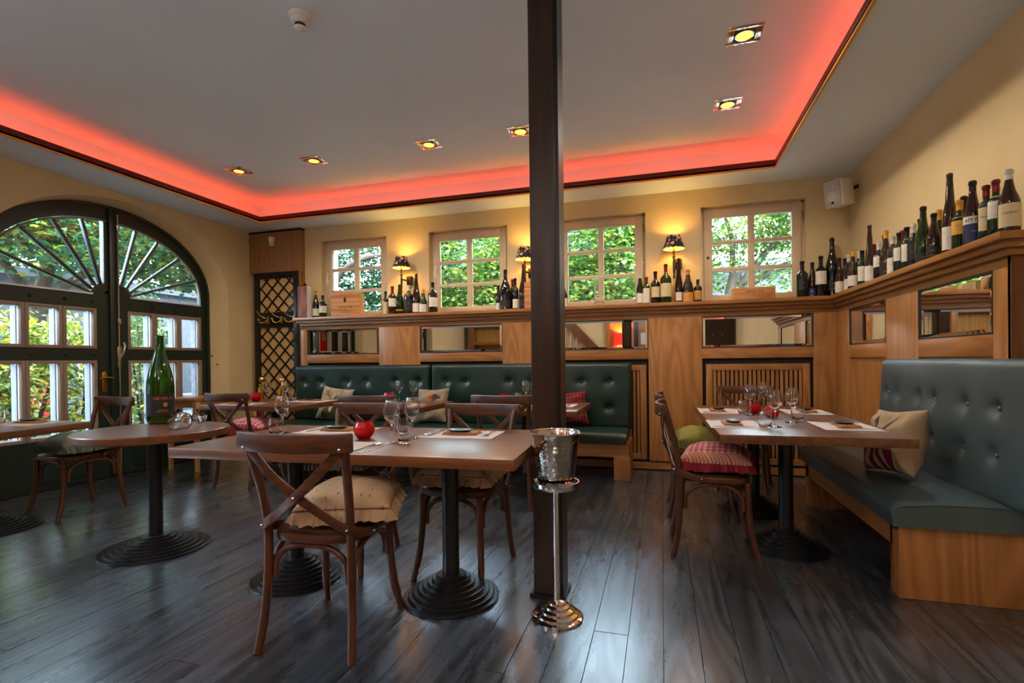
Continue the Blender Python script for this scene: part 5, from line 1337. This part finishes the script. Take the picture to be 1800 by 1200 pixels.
def tree(name, label, loc, limbs, blobs, size, mat, seed, shape=MAPLE, group='trees outside', cat='tree'):
    r = tag(empty(name, loc), label, cat, group)
    for i, (pts, r0_, r1_) in enumerate(limbs):
        q = spl(pts, 5); MB().tube(q, [r0_+(r1_-r0_)*k/(len(q)-1) for k in range(len(q))], 10).build('trunk' if i == 0 else 'branch', 'bark', r, smooth=60)
    leaves('foliage', blobs, size, mat, r, shape, seed); return r
struct(MB().box(-40, 30, -30, 50, -.3, -.12).build('ground', 'paving'))
# left side, through the arched door
tree('maple_tree', 'large maple spreading over the yard beyond the arched door', (-10.6, 6.2, -.12),
     [([(0, 0, 0), (.05, .05, 1.2), (0, .1, 2.4), (.2, .3, 3.6)], .16, .10), ([(0, .1, 2.2), (-.2, .9, 3.0), (.2, 1.8, 3.5)], .09, .04), ([(0, .1, 2.3), (.5, -.7, 3.0), (.8, -1.4, 3.6)], .09, .04), ([(0, .1, 2.4), (1., .6, 3.2), (2., 1.2, 3.7)], .08, .03)],
     [((.6, -1.5, 3.8), (1.5, 1.5, .7), 7000), ((1.2, .6, 4.0), (1.6, 1.8, .75), 8500), ((.6, 2.4, 3.7), (1.5, 1.5, .75), 7000), ((-1.0, 1., 4.7), (2., 2.6, 1.2), 6000), ((1.6, 2.6, 3.3), (.8, .9, .5), 1600), ((1.4, -.6, 3.25), (.7, .8, .45), 1200)], .10, 'leaf_maple', 11)
tree('dark_tree', 'dark tree behind the maple, seen through the arched door', (-23.0, 15.6, -.12), [([(0, 0, 0), (0, .1, 3), (.1, 0, 6)], .28, .16)],
     [((0, -3.7, 6.2), (2.4, 4.4, 2.8), 4800), ((0, 3.0, 6.5), (2.4, 4.4, 2.9), 4800)], .23, 'leaf_dark', 12)
def shrub(name, label, x, y, h, w_, n, mat, seed, size=.075, shape=OVAL):
    rg = random.Random(seed); limbs = []
    for k in range(5): a = rg.uniform(0, 6.28); limbs.append(([(0, 0, 0), (.25*w_*math.cos(a), .25*w_*math.sin(a), h*.5), (.5*w_*math.cos(a), .5*w_*math.sin(a), h*.92)], .022, .008))
    return tree(name, label, (x, y, -.12), limbs, [((0, 0, h*.58), (w_*.55, w_*.55, h*.45), n), ((0, 0, h*.8), (w_*.4, w_*.4, h*.25), n//2)], size, mat, seed, shape, 'shrubs outside the arched door', 'shrub')
shrub('shrub', 'yellow-green shrub outside the left leaf of the arched door', -7.0, 3.95, 1.75, .9, 2200, 'leaf_shrub', 21)
shrub('shrub', 'yellow-green shrub outside, just left of the door handle', -7.3, 4.75, 1.85, .9, 2200, 'leaf_shrub', 22)
shrub('shrub', 'low leafy shrub outside the bottom left door panes', -6.8, 3.4, 1.45, .8, 1700, 'leaf_shrub', 23)
shrub('climbing_plant', 'slim green climber outside the right leaf of the arched door', -7.2, 5.55, 2.3, .42, 1500, 'leaf_ivy', 24, .05)
shrub('shrub', 'leafy shrub outside the arched door, behind the giant bottle', -8.4, 6.35, 2.2, .7, 1500, 'leaf_ivy', 25, .06)
def building(nm, label, x0, x1, y0, y1, h, mat, wins, roof=True):
    r = tag(empty(nm, (0, 0, 0)), label, 'building'); MB().box(x0, x1, y0, y1, -.12, h).build('wall', mat, r)
    if roof: MB().box(x0-.2, x1+.2, y0-.2, y1+.2, h, h+.18).build('roof', 'roof_grey', r)
    for ax, a, b, z0, z1 in wins:
        f = MB()
        if ax == 'x': f.box(x1, x1+.05, a, b, z0, z1); w_ = f.build('window', 'white_paint', r); MB().box(x1+.05, x1+.055, a+.08, b-.08, z0+.08, z1-.08).build('pane', 'dark_slate', w_)
        else: f.box(a, b, y0-.05, y0, z0, z1); w_ = f.build('window', 'white_paint', r); MB().box(a+.08, b-.08, y0-.055, y0-.05, z0+.08, z1-.08).build('pane', 'dark_slate', w_)
    return r
building('house', 'pale rendered house across the yard beyond the arched door', -19, -13.2, -6, 26, 3.1, 'facade_pale', [('x', 5.5, 6.5, .8, 2.0), ('x', 8.6, 9.6, .8, 2.0), ('x', 10.6, 11.2, .3, 2.2), ('x', 12.2, 13.0, .6, 2.2)])
struct(MB().box(-13.1, -12.9, 10.8, 13.5, -.12, 1.3).build('wall_garden', 'facade_grey'))
# bicycle, red scooter and cafe table outside
t = tag(empty('bicycle', (-8.05, 3.95, -.12), D(70)), 'black bicycle leaning behind the shrubs outside the door', 'bicycle')
for x in (-.52, .52):
    MB().tube([(x+.33*math.cos(2*PI*k/32), 0, .34+.33*math.sin(2*PI*k/32)) for k in range(32)], .018, 8, closed=True).build('wheel', 'black_paint', t, smooth=60)
MB().tube([(-.52, 0, .34), (-.12, 0, .36), (.36, 0, .82), (-.22, 0, .78), (-.52, 0, .34)], .016, 8).tube([(-.12, 0, .36), (-.25, 0, .92)], .016, 8).tube([(.36, 0, .82), (.52, 0, .34)], .016, 8).build('frame', 'black_paint', t, smooth=60)
MB().obox((-.26, 0, .95), (.25, .13, .05)).build('saddle', 'black_paint', t, bevel=.015); MB().tube([(.30, -.28, 1.0), (.35, 0, .98), (.30, .28, 1.0)], .012, 8).tube([(.36, 0, .82), (.35, 0, .98)], .013, 8).build('handlebar', 'steel', t, smooth=60)
t = tag(empty('scooter', (-9.9, 5.35, -.12), D(80)), 'red motor scooter parked beyond the shrubs', 'scooter'); plain('red_paint', '#c01018', .25, coat=.5)
MB().prism([(-.75, .55), (-.6, .82), (-.1, .86), (-.05, .45), (.25, .4), (.42, 1.0), (.55, 1.05), (.62, .45), (.45, .25), (-.5, .25)], -.17, .17, 'y').build('body', 'red_paint', t, bevel=.04, seg=3)
for x in (-.55, .62): MB().lathe([(.14, -.05), (.24, -.05), (.25, 0), (.24, .05), (.14, .05)], 24, (x, 0, .25), M4=Matrix.Rotation(PI/2, 4, 'X')).build('wheel', 'black_paint', t, smooth=40)
MB().obox((-.35, 0, .9), (.6, .26, .09)).build('saddle', 'black_paint', t, bevel=.03); MB().tube([(.4, -.3, 1.15), (.46, 0, 1.1), (.4, .3, 1.15)], .018, 8).build('handlebar', 'black_paint', t, smooth=60)
t = tag(empty('cafe_table', (-8.2, 7.35, -.12)), 'small grey cafe table in the yard outside the door', 'table')
MB().lathe([(.36, .72), (.36, .75)], 28).build('tabletop', 'facade_grey', t, smooth=40); MB().lathe([(.02, .02), (.02, .72)], 12).build('pole', 'iron', t, smooth=40); MB().lathe([(.22, 0), (.2, .02), (.03, .04)], 20).build('foot', 'iron', t, smooth=40)
for i, (dx, dy) in enumerate(((.55, -.15), (-.2, .65))):
    t = tag(empty('garden_chair', (-8.2+dx, 7.35+dy, -.12), D(100-80*i)), 'black metal garden chair %s the cafe table outside' % ('in front of' if i == 0 else 'behind'), 'chair', 'garden chairs outside')
    MB().box(-.2, .2, -.2, .2, .43, .45).build('seat', 'iron', t)
    for sx in (-1, 1):
        MB().tube([(sx*.2, .2, 0), (sx*.19, .19, .44)], .012, 8).build('leg', 'iron', t); MB().tube([(sx*.2, -.22, 0), (sx*.19, -.2, .44), (sx*.19, -.26, .88)], .012, 8).build('leg', 'iron', t)
    for z in (.6, .72, .86): MB().bar((-.19, -.235-.05*(z-.6), z), (.19, -.235-.05*(z-.6), z), .05, .012, (0, 1, 0)).build('back_slat', 'iron', t)
# back side, through the four small windows
tree('yard_tree', 'green tree with a pale curved branch outside the leftmost back window', (-6.55, 9.0, -.12),
     [([(0, 0, 0), (.05, 0, 2.), (.0, 0, 3.0), (-.3, .2, 4.4)], .13, .08), ([(0, 0, 2.5), (.4, -.1, 3.15), (1.2, -.1, 3.4), (2.0, .1, 3.3)], .07, .03)],
     [((.8, .9, 3.3), (1.6, .9, .9), 6500), ((1., .8, 2.2), (1.6, .8, .9), 6500), ((0, 1.5, 4.2), (2., 1., 1.), 3000)], .075, 'leaf_dark', 31)
tree('chestnut_tree', 'bright leafy tree filling the second back window', (-3.3, 9.8, -.12), [([(0, 0, 0), (0, 0, 2), (.1, 0, 4)], .13, .08)],
     [((-.5, -.2, 3.3), (1.2, .9, .9), 6500), ((.3, 0, 2.4), (1.4, .9, .9), 7000), ((.6, .2, 3.1), (1.0, .9, .6), 4000)], .075, 'leaf_bright', 32)
tree('chestnut_tree', 'broad leafy tree filling the third back window', (-.9, 9.6, -.12), [([(0, 0, 0), (0, 0, 2), (.1, 0, 4)], .13, .08)],
     [((-.4, 0, 3.6), (1.1, .9, .9), 6500), ((.5, 0, 2.7), (1.2, .9, .9), 7000), ((-.6, 0, 2.3), (1.0, .9, .6), 4000), ((.3, .5, 4.), (1.2, .8, .6), 3000)], .075, 'leaf_bright', 33)
tree('dark_tree', 'dark green tree behind the leafy trees of the back yard', (-2.6, 12.1, -.12), [([(0, 0, 0), (0, 0, 2), (.1, 0, 4)], .2, .1)],
     [((-1.8, 0, 3.6), (2., 1., 1.9), 5000), ((1.5, 0, 3.8), (1.8, 1., 1.8), 5000)], .13, 'leaf_dark', 34)
tree('thin_tree', 'thin-leaved tree with spreading branches outside the rightmost window', (1.05, 9.2, -.12),
     [([(0, 0, 0), (.05, 0, 2.0), (.15, 0, 2.7)], .13, .10), ([(.1, 0, 2.3), (.6, 0, 3.0), (1.2, .1, 3.6)], .08, .025), ([(.1, 0, 2.35), (.8, .05, 2.75), (1.6, .1, 2.95), (2.4, .1, 3.2)], .075, .03), ([(.1, 0, 2.5), (.1, .1, 3.3), (-.1, .1, 4.)], .06, .02)],
     [((.4, .1, 3.7), (1.2, .9, .6), 5200), ((1.6, .1, 3.55), (1.2, .9, .65), 5200), ((1.9, 0, 2.8), (.8, .6, .5), 1500), ((.9, 0, 2.45), (.7, .5, .35), 800), ((.0, .2, 3.0), (.5, .5, .6), 900), ((.1, 0, 2.0), (.25, .2, .3), 160)], .085, 'leaf_bright', 35, OVAL)
building('shed', 'low white house with grey roof behind the thin tree', -1.5, 9, 14.0, 18, 3.45, 'facade_grey', [('y', 3.0, 4.0, 1.6, 2.6)])
building('house', 'tall pale house behind the back yard trees', -9, -1.8, 17, 22, 7.5, 'facade_pale', [('y', -4.5, -3.5, 4.5, 6.0)])
t = tag(empty('drainpipe', (-5.2, 6.05, 0)), 'white drainpipe outside the leftmost back window', 'pipe')
MB().lathe([(.05, -.12), (.05, 3.3)], 16).build('pipe', 'white_paint', t, smooth=40)
for z in (.8, 2.4): MB().lathe([(.056, z), (.056, z+.05)], 16).build('clamp', 'white_paint', t, smooth=40)
